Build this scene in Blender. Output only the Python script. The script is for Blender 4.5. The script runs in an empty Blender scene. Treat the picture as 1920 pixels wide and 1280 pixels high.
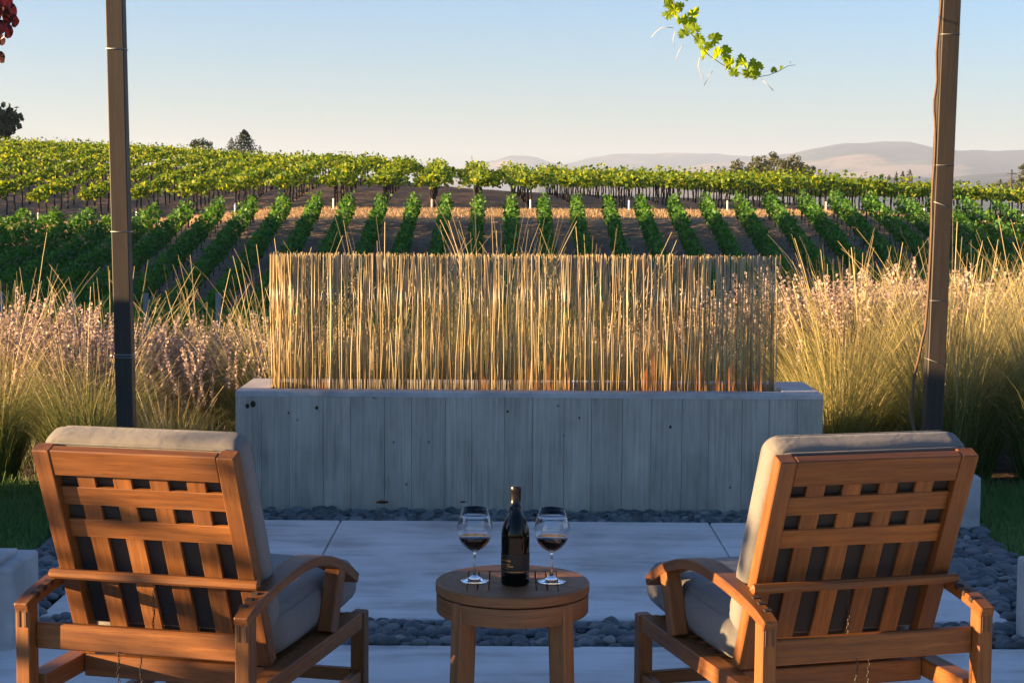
import bpy, bmesh, math, random
import numpy as np
from mathutils import Vector, Matrix
R = math.radians
rng = np.random.default_rng(7)
random.seed(7)
scn = bpy.context.scene
COL = scn.collection

# ------------------------------------------------------------------ helpers
def tag(o, label=None, cat=None, group=None, kind=None):
    if label: o['label'] = label
    if cat: o['category'] = cat
    if group: o['group'] = group
    if kind: o['kind'] = kind
    return o

def link(name, me, mat=None, parent=None, loc=None):
    o = bpy.data.objects.new(name, me)
    COL.objects.link(o)
    if mat is not None and me is not None and len(me.materials) == 0:
        me.materials.append(mat)
    if parent is not None: o.parent = parent
    if loc is not None: o.location = loc
    return o

def empty(name, loc=(0, 0, 0), rz=0.0):
    o = bpy.data.objects.new(name, None)
    COL.objects.link(o)
    o.empty_display_size = 0.1
    o.location = loc
    o.rotation_euler = (0, 0, rz)
    return o

def mesh_np(name, V, F, g=None, smooth=False):
    """V (n,3), F (m,k) faces of equal size k"""
    V = np.asarray(V, np.float32); F = np.asarray(F, np.int32)
    me = bpy.data.meshes.new(name)
    n, (m, k) = len(V), F.shape
    me.vertices.add(n); me.loops.add(m * k); me.polygons.add(m)
    me.vertices.foreach_set('co', V.ravel())
    me.polygons.foreach_set('loop_start', np.arange(0, m * k, k, dtype=np.int32))
    me.loops.foreach_set('vertex_index', F.ravel())
    if smooth:
        me.polygons.foreach_set('use_smooth', np.ones(m, bool))
    me.update(calc_edges=True)
    if g is not None:
        a = me.attributes.new('g', 'FLOAT_VECTOR', 'POINT')
        a.data.foreach_set('vector', np.asarray(g, np.float32).ravel())
    return me

class MB:
    """collects mesh pieces for ONE object"""
    def __init__(s):
        s.v = []; s.f = []; s.g = []; s.sm = []
    def add(s, V, F, g=None, smooth=False):
        b = len(s.v)
        s.v += [tuple(p) for p in V]
        s.f += [tuple(i + b for i in f) for f in F]
        s.g += [tuple(q) for q in (g if g is not None else V)]
        s.sm += [smooth] * len(F)
        return s
    def build(s, name, mat=None, parent=None, loc=None):
        me = bpy.data.meshes.new(name)
        me.from_pydata(s.v, [], s.f)
        me.polygons.foreach_set('use_smooth', s.sm)
        a = me.attributes.new('g', 'FLOAT_VECTOR', 'POINT')
        a.data.foreach_set('vector', np.array(s.g, np.float32).ravel())
        me.update()
        return link(name, me, mat, parent, loc)

def sweep(mb, pts, w, t, side=None, ch=0.003, smooth=False, taper=None):
    """board of width w (along side) and thickness t swept along pts; chamfered edges; g = grain coordinates"""
    P = [Vector(p) for p in pts]
    n = len(P)
    T = []
    for i in range(n):
        d = (P[min(i + 1, n - 1)] - P[max(i - 1, 0)]).normalized()
        T.append(d)
    off = Vector((random.uniform(0, 50), random.uniform(0, 50), random.uniform(0, 50)))
    rings = []; G = []
    L = [0.0]
    for i in range(1, n): L.append(L[-1] + (P[i] - P[i - 1]).length)
    def ring(c, tg, ww, tt, l):
        sd = Vector(side) if side is not None else (Vector((0, 0, 1)).cross(tg) if abs(tg.z) < .9 else Vector((1, 0, 0)))
        sd = (sd - tg * sd.dot(tg)).normalized()
        up = tg.cross(sd).normalized()
        a, b = ww / 2, tt / 2
        prof = [(-a + ch, -b), (a - ch, -b), (a, -b + ch), (a, b - ch), (a - ch, b), (-a + ch, b), (-a, b - ch), (-a, -b + ch)]
        r = [c + sd * x + up * y for x, y in prof]
        g = [Vector((l, x, y)) + off for x, y in prof]
        return r, g
    wl = w if isinstance(w, (list, tuple)) else [w] * n
    tl = t if isinstance(t, (list, tuple)) else [t] * n
    seq = [(P[0], T[0], wl[0] - 2 * ch, tl[0] - 2 * ch, 0)]
    seq.append((P[0] + T[0] * ch, T[0], wl[0], tl[0], ch))
    for i in range(1, n - 1): seq.append((P[i], T[i], wl[i], tl[i], L[i]))
    seq.append((P[-1] - T[-1] * ch, T[-1], wl[-1], tl[-1], L[-1] - ch))
    seq.append((P[-1], T[-1], wl[-1] - 2 * ch, tl[-1] - 2 * ch, L[-1]))
    for s_ in seq:
        r, g = ring(*s_)
        rings += r; G += g
    F = []
    m = len(seq)
    for i in range(m - 1):
        for k in range(8):
            a = i * 8 + k; b = i * 8 + (k + 1) % 8
            F.append((a, b, b + 8, a + 8))
    F.append(tuple(range(7, -1, -1)))
    F.append(tuple((m - 1) * 8 + k for k in range(8)))
    mb.add(rings, F, G, smooth)
    return mb

def tube(mb, pts, rad, seg=8, smooth=True, g=None):
    P = [Vector(p) for p in pts]; n = len(P)
    rl = rad if isinstance(rad, (list, tuple)) else [rad] * n
    V = []; F = []; prev = None; G = []
    l = 0
    for i in range(n):
        t = (P[min(i + 1, n - 1)] - P[max(i - 1, 0)]).normalized()
        if prev is None:
            a = t.orthogonal().normalized()
        else:
            a = (prev - t * prev.dot(t)).normalized()
        prev = a; b = t.cross(a)
        if i: l += (P[i] - P[i - 1]).length
        for k in range(seg):
            th = 2 * math.pi * k / seg
            V.append(P[i] + (a * math.cos(th) + b * math.sin(th)) * rl[i])
            G.append((l, math.cos(th) * rl[i], math.sin(th) * rl[i]) if g is None else g)
    for i in range(n - 1):
        for k in range(seg):
            k2 = (k + 1) % seg
            F.append((i * seg + k, i * seg + k2, (i + 1) * seg + k2, (i + 1) * seg + k))
    F.append(tuple(range(seg - 1, -1, -1))); F.append(tuple((n - 1) * seg + k for k in range(seg)))
    mb.add(V, F, G, smooth)
    return mb

def lathe(mb, prof, seg=48, smooth=True, close=False):
    n = len(prof); V = []; F = []
    for r, z in prof:
        for k in range(seg):
            th = 2 * math.pi * k / seg
            V.append((r * math.cos(th), r * math.sin(th), z))
    for i in range(n - 1 + (1 if close else 0)):
        j = (i + 1) % n
        for k in range(seg):
            k2 = (k + 1) % seg
            F.append((i * seg + k, i * seg + k2, j * seg + k2, j * seg + k))
    if not close:
        F.append(tuple(range(seg - 1, -1, -1))); F.append(tuple((n - 1) * seg + k for k in range(seg)))
    mb.add(V, F, None, smooth)
    return mb

def box(mb, x0, x1, y0, y1, z0, z1, ch=0.004):
    """box whose long axis becomes the grain axis"""
    d = (x1 - x0, y1 - y0, z1 - z0)
    c = ((x0 + x1) / 2, (y0 + y1) / 2, (z0 + z1) / 2)
    k = max(range(3), key=lambda i: d[i])
    if k == 0: sweep(mb, [(x0, c[1], c[2]), (x1, c[1], c[2])], d[1], d[2], (0, 1, 0), ch)
    elif k == 1: sweep(mb, [(c[0], y0, c[2]), (c[0], y1, c[2])], d[0], d[2], (1, 0, 0), ch)
    else: sweep(mb, [(c[0], c[1], z0), (c[0], c[1], z1)], d[0], d[1], (1, 0, 0), ch)
    return mb

# ------------------------------------------------------------------ materials
def newmat(name):
    m = bpy.data.materials.new(name); m.use_nodes = True
    nt = m.node_tree; nt.nodes.clear()
    out = nt.nodes.new('ShaderNodeOutputMaterial')
    return m, nt, out

class NT:
    def __init__(s, name):
        s.m, s.nt, s.out = newmat(name)
    def n(s, typ, **kw):
        nd = s.nt.nodes.new(typ)
        for k, v in kw.items():
            if k.startswith('i_'):
                key = k[2:]
                key = int(key) if key.isdigit() else key.replace('_', ' ')
                if hasattr(v, 'is_output') or isinstance(v, bpy.types.NodeSocket): s.nt.links.new(v, nd.inputs[key])
                else: nd.inputs[key].default_value = v
            else: setattr(nd, k, v)
        return nd
    def l(s, a, b): s.nt.links.new(a, b)
    def ramp(s, fac, stops, interp='LINEAR'):
        r = s.n('ShaderNodeValToRGB')
        r.color_ramp.interpolation = interp
        e = r.color_ramp.elements
        while len(e) < len(stops): e.new(0.5)
        for el, (p, c) in zip(e, stops):
            el.position = p; el.color = (*c, 1) if len(c) == 3 else c
        s.l(fac, r.inputs[0]); return r.outputs[0]
    def noise(s, vec, scale, detail=4, rough=.6, dist=0.0):
        nd = s.n('ShaderNodeTexNoise'); nd.inputs['Scale'].default_value = scale
        nd.inputs['Detail'].default_value = detail; nd.inputs['Roughness'].default_value = rough
        nd.inputs['Distortion'].default_value = dist
        if vec is not None: s.l(vec, nd.inputs['Vector'])
        return nd.outputs[0]
    def mapv(s, vec, scale=(1, 1, 1), loc=(0, 0, 0)):
        nd = s.n('ShaderNodeMapping'); nd.inputs['Scale'].default_value = scale; nd.inputs['Location'].default_value = loc
        s.l(vec, nd.inputs[0]); return nd.outputs[0]
    def mix(s, fac, a, b, mode='MIX'):
        nd = s.n('ShaderNodeMix', data_type='RGBA', blend_type=mode)
        for sock, v in ((nd.inputs[0], fac), (nd.inputs[6], a), (nd.inputs[7], b)):
            if isinstance(v, bpy.types.NodeSocket): s.l(v, sock)
            elif isinstance(v, (int, float)): sock.default_value = v
            else: sock.default_value = (*v, 1)
        return nd.outputs[2]
    def math(s, op, a, b=0.0, clamp=False):
        nd = s.n('ShaderNodeMath', operation=op, use_clamp=clamp)
        for sock, v in ((nd.inputs[0], a), (nd.inputs[1], b)):
            if isinstance(v, bpy.types.NodeSocket): s.l(v, sock)
            else: sock.default_value = v
        return nd.outputs[0]
    def bump(s, h, strength=.3, dist=.01):
        nd = s.n('ShaderNodeBump'); nd.inputs['Strength'].default_value = strength; nd.inputs['Distance'].default_value = dist
        s.l(h, nd.inputs['Height']); return nd.outputs[0]
    def principled(s, color, rough=.6, normal=None, **kw):
        p = s.n('ShaderNodeBsdfPrincipled')
        if isinstance(color, bpy.types.NodeSocket): s.l(color, p.inputs['Base Color'])
        else: p.inputs['Base Color'].default_value = (*color, 1)
        if isinstance(rough, bpy.types.NodeSocket): s.l(rough, p.inputs['Roughness'])
        else: p.inputs['Roughness'].default_value = rough
        if normal is not None: s.l(normal, p.inputs['Normal'])
        for k, v in kw.items():
            key = k.replace('_', ' ')
            if isinstance(v, bpy.types.NodeSocket): s.l(v, p.inputs[key])
            else: p.inputs[key].default_value = v
        return p.outputs[0]
    def done(s, sh):
        s.l(sh, s.out.inputs['Surface']); return s.m

def attr(k, name='g'):
    a = k.n('ShaderNodeAttribute'); a.attribute_name = name
    return a.outputs['Vector']

def teak_mat(name, dark, mid, light, rough=.5):
    k = NT(name)
    g = attr(k)
    v1 = k.mapv(g, (3.5, 68, 68))
    n1 = k.noise(v1, 1.0, 7, .62, .35)
    n2 = k.noise(k.mapv(g, (1.2, 9, 9)), 1.0, 3, .5, .3)
    n3 = k.noise(k.mapv(g, (14, 320, 320)), 1.0, 2, .6)
    f = k.math('ADD', k.math('MULTIPLY', n1, .58), k.math('MULTIPLY', n2, .42))
    c = k.ramp(f, [(.3, dark), (.5, mid), (.72, light)])
    c = k.mix(k.ramp(n3, [(.54, (0, 0, 0)), (.78, (.8, .8, .8))]), c, tuple(x * .65 for x in dark))
    bt_ = k.noise(k.mapv(g, (.02, .37, .37)), 1.0, 1, .5)
    c = k.mix(1.0, c, k.ramp(bt_, [(.3, (.72, .70, .68)), (.5, (1, 1, 1)), (.7, (1.22, 1.2, 1.16))]), 'MULTIPLY')
    # weathered grey-brown blotches
    w = k.noise(g, 7, 4, .6)
    c = k.mix(k.math('MULTIPLY', k.ramp(w, [(.5, (0, 0, 0)), (.72, (1, 1, 1))]), .3), c, tuple(.5 * (x + sum(mid) / 3) * .8 for x in mid))
    b = k.bump(k.math('ADD', n1, k.math('MULTIPLY', n3, .6)), .25, .0005)
    return k.done(k.principled(c, k.ramp(n2, [(.3, (rough - .08,) * 3), (.7, (rough + .15,) * 3)]), b, Specular_IOR_Level=.4))

M = {}
M['teak'] = teak_mat('teak', (.09, .0285, .0055), (.195, .0705, .0138), (.33, .130, .029))
M['teak_table'] = teak_mat('teak_table', (.14, .06, .021), (.245, .112, .04), (.37, .18, .068), .55)
M['post'] = teak_mat('post_wood', (.022, .017, .011), (.036, .028, .018), (.06, .046, .03), .6)

def fabric():
    k = NT('cushion_fabric')
    tc = k.n('ShaderNodeTexCoord').outputs['Object']
    w1 = k.noise(k.mapv(tc, (900, 60, 900)), 1, 2)
    w2 = k.noise(tc, 600, 2)
    big = k.noise(tc, 6, 3)
    c = k.mix(k.math('MULTIPLY', w2, .5), (.15, .14, .122), (.205, .19, .166))
    c = k.mix(k.math('MULTIPLY', big, .25), c, (.18, .168, .15))
    cr = k.noise(k.mapv(tc, (9, 9, 14)), 1, 4, .55, 1.2)
    b = k.bump(k.math('ADD', k.math('ADD', k.math('MULTIPLY', big, 3.0), k.math('MULTIPLY', cr, 1.6)), k.math('MULTIPLY', w2, .3)), .4, .009)
    return k.done(k.principled(c, .9, b, Sheen_Weight=.15, Specular_IOR_Level=.2))
M['fabric'] = fabric()

def concrete_wall():
    k = NT('board_formed_concrete')
    g = attr(k)                      # (x, z, board random)
    sep = k.n('ShaderNodeSeparateXYZ'); k.l(g, sep.inputs[0])
    pos = k.n('ShaderNodeTexCoord').outputs['Object']
    gr = k.noise(k.mapv(pos, (70, 70, 2.2)), 1, 5, .65, .2)
    bl = k.noise(k.mapv(pos, (5, 5, 2.4)), 1, 5, .6)
    fine = k.noise(pos, 140, 3, .7)
    c = k.ramp(k.math('ADD', k.math('MULTIPLY', gr, .5), k.math('MULTIPLY', bl, .5)), [(.34, (.29, .245, .185)), (.5, (.45, .385, .30)), (.64, (.57, .49, .385))])
    tone = k.ramp(sep.outputs[2], [(0, (.9, .9, .9)), (1, (1.07, 1.06, 1.05))])
    c = k.mix(1.0, c, tone, 'MULTIPLY')
    vo = k.n('ShaderNodeTexVoronoi'); vo.inputs['Scale'].default_value = 9; k.l(k.mapv(pos, (1, 1, .8)), vo.inputs['Vector'])
    pit = k.ramp(vo.outputs['Distance'], [(.035, (1, 1, 1)), (.075, (0, 0, 0))])
    c = k.mix(k.math('MULTIPLY', pit, .75), c, (.06, .05, .042))
    h = k.math('ADD', k.math('MULTIPLY', gr, .8), k.math('MULTIPLY', fine, .35))
    h = k.math('SUBTRACT', h, k.math('MULTIPLY', pit, 1.2))
    return k.done(k.principled(c, .85, k.bump(h, .3, .0025), Specular_IOR_Level=.3))
M['concrete_wall'] = concrete_wall()

def concrete_flat(name, c0, c1, c2, stretch=(1.2, 6, 1)):
    k = NT(name)
    pos = k.n('ShaderNodeTexCoord').outputs['Object']
    a = k.noise(k.mapv(pos, stretch), 1.2, 6, .62, .5)
    b = k.noise(k.mapv(pos, (1, 1, 1)), 2.3, 5, .6)
    f = k.noise(pos, 160, 3, .7)
    br = k.noise(k.mapv(pos, (8, 70, 8)), 1, 4, .6)
    c = k.ramp(k.math('ADD', k.math('MULTIPLY', a, .5), k.math('MULTIPLY', b, .5)), [(.40, c0), (.49, c1), (.58, c2)])
    c = k.mix(k.math('MULTIPLY', br, .25), c, c0)
    vo = k.n('ShaderNodeTexVoronoi'); vo.inputs['Scale'].default_value = 7; k.l(pos, vo.inputs['Vector'])
    spot = k.ramp(vo.outputs['Distance'], [(.018, (1, 1, 1)), (.04, (0, 0, 0))])
    c = k.mix(k.math('MULTIPLY', spot, .5), c, (.1, .08, .06))
    h = k.math('ADD', k.math('MULTIPLY', f, .5), k.math('MULTIPLY', br, .6))
    return k.done(k.principled(c, k.ramp(b, [(.35, (.55,) * 3), (.65, (.8,) * 3)]), k.bump(h, .25, .003), Specular_IOR_Level=.35))
M['patio'] = concrete_flat('patio_concrete', (.46, .43, .385), (.66, .625, .57), (.77, .735, .68))
M['plinth'] = concrete_flat('plinth_concrete', (.34, .315, .285), (.47, .44, .405), (.58, .55, .51), (3, 3, 3))

def pebble_mat():
    k = NT('river_pebble')
    g = attr(k); sep = k.n('ShaderNodeSeparateXYZ'); k.l(g, sep.inputs[0])
    pos = k.n('ShaderNodeTexCoord').outputs['Object']
    c = k.ramp(sep.outputs[0], [(0, (.025, .03, .033)), (.3, (.07, .082, .085)), (.6, (.14, .15, .145)), (.85, (.22, .22, .20)), (1, (.34, .31, .26))])
    n = k.noise(pos, 55, 4, .6)
    c = k.mix(k.math('MULTIPLY', n, .5), c, (.16, .17, .17))
    return k.done(k.principled(c, .62, k.bump(k.noise(pos, 220, 2), .1, .001), Specular_IOR_Level=.35))
M['pebble'] = pebble_mat()

def leaf_mat(name, cols, trans=.45, tcol=None, rough=.55, spec=.25):
    """foliage: colour differs leaf by leaf"""
    k = NT(name)
    geo = k.n('ShaderNodeNewGeometry')
    rnd = geo.outputs['Random Per Island']
    c = k.ramp(rnd, [(i / (len(cols) - 1), q) for i, q in enumerate(cols)])
    pos = k.n('ShaderNodeTexCoord').outputs['Object']
    b = k.noise(pos, .6, 3)
    c = k.mix(k.math('MULTIPLY', k.ramp(b, [(.4, (0, 0, 0)), (.65, (1, 1, 1))]), .35), c, cols[0])
    p = k.principled(c, rough, None, Specular_IOR_Level=spec)
    t = k.n('ShaderNodeBsdfTranslucent')
    tc = k.mix(1.0, c, tcol or (1.9, 1.6, .35), 'MULTIPLY')
    k.l(tc, t.inputs[0])
    mx = k.n('ShaderNodeMixShader'); mx.inputs[0].default_value = trans
    k.l(p, mx.inputs[1]); k.l(t.outputs[0], mx.inputs[2])
    return k.done(mx.outputs[0])
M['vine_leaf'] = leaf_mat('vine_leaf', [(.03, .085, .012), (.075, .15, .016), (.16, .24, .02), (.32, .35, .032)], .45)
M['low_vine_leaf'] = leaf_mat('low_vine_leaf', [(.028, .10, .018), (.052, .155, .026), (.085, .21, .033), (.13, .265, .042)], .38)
M['shoot_leaf'] = leaf_mat('shoot_leaf', [(.10, .20, .015), (.20, .32, .02), (.34, .42, .03)], .6)
M['red_leaf'] = leaf_mat('red_leaf', [(.03, .012, .012), (.05, .014, .014), (.12, .016, .012)], .3, (1.6, .6, .5), .4, .4)
M['oak_leaf'] = leaf_mat('oak_leaf', [(.02, .035, .012), (.035, .055, .018), (.07, .075, .025)], .2)
M['grove_leaf'] = leaf_mat('grove_leaf', [(.045, .065, .025), (.09, .105, .04), (.17, .15, .06)], .25)
M['conifer_leaf'] = leaf_mat('conifer_leaf', [(.015, .03, .014), (.028, .045, .018), (.05, .06, .024)], .12)
M['dry_leaf'] = leaf_mat('dry_leaf', [(.16, .06, .02), (.22, .09, .03)], .2, (1, 1, 1))

def grass_mat(name, base, mid, tip, stalk, trans=.35):
    k = NT(name)
    g = attr(k); sep = k.n('ShaderNodeSeparateXYZ'); k.l(g, sep.inputs[0])
    t, kd, rn = sep.outputs
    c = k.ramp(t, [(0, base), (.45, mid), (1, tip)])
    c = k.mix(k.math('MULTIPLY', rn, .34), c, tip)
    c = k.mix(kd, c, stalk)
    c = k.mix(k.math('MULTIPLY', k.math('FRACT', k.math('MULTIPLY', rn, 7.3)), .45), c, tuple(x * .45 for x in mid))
    p = k.principled(c, .55, None, Specular_IOR_Level=.3)
    tr = k.n('ShaderNodeBsdfTranslucent'); k.l(c, tr.inputs[0])
    mx = k.n('ShaderNodeMixShader'); mx.inputs[0].default_value = trans
    k.l(p, mx.inputs[1]); k.l(tr.outputs[0], mx.inputs[2])
    return k.done(mx.outputs[0])
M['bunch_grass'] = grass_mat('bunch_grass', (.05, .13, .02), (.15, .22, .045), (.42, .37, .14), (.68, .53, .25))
M['headland'] = grass_mat('headland_straw', (.4, .28, .14), (.5, .36, .19), (.6, .46, .26), (.58, .42, .23))
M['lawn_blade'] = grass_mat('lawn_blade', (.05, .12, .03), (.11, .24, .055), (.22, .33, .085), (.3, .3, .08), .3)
M['sage'] = grass_mat('sage_stem', (.08, .11, .045), (.25, .23, .12), (.44, .36, .21), (.62, .46, .38), .3)
def reed_mat():
    k = NT('dry_reed')
    g = attr(k); sep = k.n('ShaderNodeSeparateXYZ'); k.l(g, sep.inputs[0])
    l, a, b = sep.outputs
    n = k.noise(k.mapv(g, (9, 1, 40)), 1, 3)
    c = k.ramp(b, [(0, (.22, .14, .055)), (.3, (.44, .32, .135)), (.7, (.63, .49, .225)), (1, (.76, .64, .37))])
    c = k.mix(k.math('MULTIPLY', n, .35), c, (.30, .19, .07))
    return k.done(k.principled(c, .34, None, Specular_IOR_Level=.5))
M['reed'] = reed_mat()

def simple(name, col, rough=.5, var=.2, scale=20, **kw):
    k = NT(name)
    pos = k.n('ShaderNodeTexCoord').outputs['Object']
    n = k.noise(pos, scale, 4)
    c = k.mix(n, tuple(x * (1 - var) for x in col), tuple(min(1, x * (1 + var)) for x in col))
    return k.done(k.principled(c, rough, k.bump(n, .15, .003), **kw))
M['bark'] = simple('vine_bark', (.045, .032, .024), .9, .4, 60)
M['red_bark'] = simple('vine_trunk_bark', (.12, .065, .035), .8, .35, 40)
M['tree_bark'] = simple('tree_bark', (.06, .045, .035), .9, .4, 8)
M['guard'] = simple('trunk_guard', (.75, .74, .70), .6, .1)
M['greypost'] = simple('grey_post', (.23, .22, .21), .85, .25, 30)
M['wire'] = simple('tie_wire', (.30, .29, .27), .45, .1, Metallic=.6)
M['darkmetal'] = simple('chain_metal', (.09, .075, .055), .4, .2, Metallic=.8)
M['soil'] = simple('planter_soil', (.05, .026, .018), .95, .5, 45)
M['stem'] = simple('shoot_stem', (.10, .10, .03), .6, .3)
M['tendril'] = simple('tendril', (.55, .52, .42), .6, .1)
M['gold'] = simple('gold_print', (.75, .45, .12), .3, .1, Metallic=.9)
M['foil'] = simple('black_foil', (.006, .005, .005), .35, .2)
M['label'] = simple('black_label', (.007, .006, .0055), .55, .2)

def bottle_glass():
    k = NT('bottle_glass')
    return k.done(k.principled((.003, .0035, .003), .07, None, Specular_IOR_Level=.3))
M['bottle'] = bottle_glass()
def glass():
    k = NT('clear_glass')
    gl = k.n('ShaderNodeBsdfGlass'); gl.inputs['IOR'].default_value = 1.45; gl.inputs['Roughness'].default_value = 0
    gl.inputs['Color'].default_value = (.98, .99, 1, 1)
    return k.done(gl.outputs[0])
M['glass'] = glass()
def wine():
    k = NT('red_wine')
    return k.done(k.principled((.012, .0015, .004), .02, None, Specular_IOR_Level=.5))
M['wine'] = wine()
def flame_mat():
    k = NT('flame')
    g = attr(k); sep = k.n('ShaderNodeSeparateXYZ'); k.l(g, sep.inputs[0])
    pos = k.n('ShaderNodeTexCoord').outputs['Object']
    n = k.noise(k.mapv(pos, (30, 30, 12)), 1, 3)
    em = k.n('ShaderNodeEmission'); em.inputs['Strength'].default_value = .32
    k.l(k.ramp(sep.outputs[0], [(0, (.9, .30, .06)), (.5, (1, .28, .05)), (1, (.9, .14, .02))]), em.inputs[0])
    tr = k.n('ShaderNodeBsdfTransparent')
    mx = k.n('ShaderNodeMixShader')
    fac = k.math('MULTIPLY', k.ramp(sep.outputs[0], [(0, (.3,) * 3), (.35, (.45,) * 3), (1, (0, 0, 0))]), k.ramp(n, [(.3, (.25,) * 3), (.6, (1, 1, 1))]))
    k.l(fac, mx.inputs[0])
    k.l(tr.outputs[0], mx.inputs[1]); k.l(em.outputs[0], mx.inputs[2])
    return k.done(mx.outputs[0])
M['flame'] = flame_mat()
# ------------------------------------------------------------------ light and air
HAZE = 7.5e-5
SUN_EL_D, SUN_B_D = 8.5, 10.0
SKY, SUN, SUNC = .056, 5.0, (1, .66, .34)
DUST, OZ, EXPO = .4, 4.0, 2.3
TINT, TINT_LOW = (.92, .94, 1.07), (1.02, .875, .885)     # evening sky, rosier near the horizon
# ------------------------------------------------------------------ terrain
def interp(x, xs, ys): return np.interp(x, xs, ys)
def smooth(a, b, x):
    t = np.clip((x - a) / (b - a), 0, 1); return t * t * (3 - 2 * t)
YE = 85.0      # far end of the low block
YU = 90.0      # near end of the tall block
def ground(x, y):
    x = np.asarray(x, float); y = np.asarray(y, float)
    # low block profile (centre) and its flatter left side
    pc = interp(y, [-60, 10.5, 14, 20, 30, 38, 50, 58, 64, 70, 75, 80, 85, 87.5, 90], [-.035, -.035, -.2, -.75, -1.7, -2.3, -3.3, -3.8, -3.5, -2.5, -1.6, -.6, .38, .72, .95])
    pl = interp(y, [-60, 10.5, 14, 20, 30, 38, 50, 58, 64, 70, 75, 80, 85, 87.5, 90], [-.035, -.035, -.2, -.75, -1.6, -2.0, -2.6, -2.9, -2.75, -2.3, -1.75, -1.15, -.45, -.15, .12])
    pr = interp(y, [-60, 10.5, 14, 20, 30, 38, 50, 58, 64, 70, 75, 80, 85, 87.5, 90], [-.035, -.035, -.2, -.75, -1.7, -2.3, -3.1, -3.4, -2.9, -1.95, -1.1, -.12, .75, .88, .95])
    f = np.clip((x + 22) / 12, 0, 1); f = f * f * (3 - 2 * f)
    fr = np.clip((x - 3) / 17, 0, 1); fr = fr * fr * (3 - 2 * fr)
    zl = pl * (1 - f) + pc * f
    zl = zl * (1 - fr) + pr * fr - .6 * smooth(15, 27, x) * smooth(60, 85, y)
    A = interp(x, [-60, -44, -35, -27, -20, -14, -6, 0, 7, 14, 25, 60], [5.0, 4.5, 4.15, 3.7, 3.0, 2.35, 1.45, 1.0, .72, .56, .30, -.2])
    yc = interp(x, [-50, -25, -14, 0, 15, 30], [168, 158, 150, 134, 122, 118])
    yy = np.maximum(y, YU)
    # steep at first, rounding off towards the crest
    u = (yy - YU) / (yc - YU)
    rise = A * np.where(u < 1, 1 - (1 - u) ** 2, 1.0)
    fall = np.where(u > 1, -.06 * np.maximum(yy - np.maximum(yc, 185), 0) * smooth(0, 60, yy - 185), 0)
    fall = np.maximum(fall, -70)
    zu = zl + rise + fall
    z = np.where(y > YU, zu, zl)
    # knoll added out of the frame on the left to shade the low block
    kn = 15 * smooth(-33, -58, x) * smooth(14, 24, y) * (1 - smooth(66, 75, y)) * (1 - smooth(-110, -200, x))
    return z + kn

xs = np.concatenate([-np.geomspace(3300, 130, 22), np.arange(-126, -64, 4), np.arange(-64, 64, 1.6), np.arange(64, 126, 4), np.geomspace(130, 9000, 26)])
ys = np.concatenate([np.arange(-60, 8, 6), np.arange(8, 46, 1.5), np.arange(46, 100, 1.2), np.arange(100, 220, 3), np.geomspace(224, 9500, 34)])
X, Y = np.meshgrid(xs, ys)
Z = ground(X, Y)
Z = Z + (rng.random(Z.shape) - .5) * .10 * smooth(14, 40, Y) * (1 - smooth(300, 600, Y))
V = np.stack([X, Y, Z], -1).reshape(-1, 3)
nx, ny = len(xs), len(ys)
ii = (np.arange(ny - 1)[:, None] * nx + np.arange(nx - 1)[None, :]).ravel()
F = np.stack([ii, ii + 1, ii + nx + 1, ii + nx], 1)
def ground_mat():
    k = NT('vineyard_soil')
    pos = k.n('ShaderNodeNewGeometry').outputs['Position']
    sep = k.n('ShaderNodeSeparateXYZ'); k.l(pos, sep.inputs[0])
    n = k.noise(k.mapv(pos, (.9, .35, 1)), 1, 6, .65)
    n2 = k.noise(pos, 3.2, 5, .7)
    c = k.ramp(k.math('ADD', k.math('MULTIPLY', n, .5), k.math('MULTIPLY', n2, .5)), [(.34, (.15, .095, .062)), (.5, (.27, .18, .12)), (.62, (.38, .27, .18))])
    # mown dry grass on the headland between the two blocks
    wob = k.math('ADD', sep.outputs[1], k.math('MULTIPLY', k.math('SUBTRACT', n2, .5), 2.2))
    a = k.ramp(k.math('DIVIDE', k.math('SUBTRACT', wob, 84.6), 6.0), [(0, (0,) * 3), (.12, (1,) * 3), (.78, (1,) * 3), (.95, (0,) * 3)])
    straw = k.mix(n2, (.30, .185, .085), (.52, .36, .19))
    c = k.mix(a, c, straw)
    # bark mulch and dirt of the planting bed
    bed = k.ramp(k.math('DIVIDE', sep.outputs[1], 20.0), [(.6, (1,) * 3), (.75, (0,) * 3)])
    c = k.mix(bed, c, k.mix(n2, (.03, .022, .016), (.07, .05, .035)))
    far = k.ramp(k.math('DIVIDE', sep.outputs[1], 1000.0), [(.2, (0,) * 3), (.32, (1,) * 3)])
    fn = k.noise(k.mapv(pos, (.004, .002, .004)), 1, 5, .6)
    c = k.mix(far, c, k.ramp(fn, [(.4, (.06, .075, .03)), (.55, (.14, .12, .06)), (.65, (.28, .2, .1))]))
    return k.done(k.principled(c, .95, k.bump(k.math('ADD', n, n2), .9, .12), Specular_IOR_Level=.15))
tag(link('ground', mesh_np('ground', V, F, None, True), ground_mat()), kind='structure')

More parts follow.
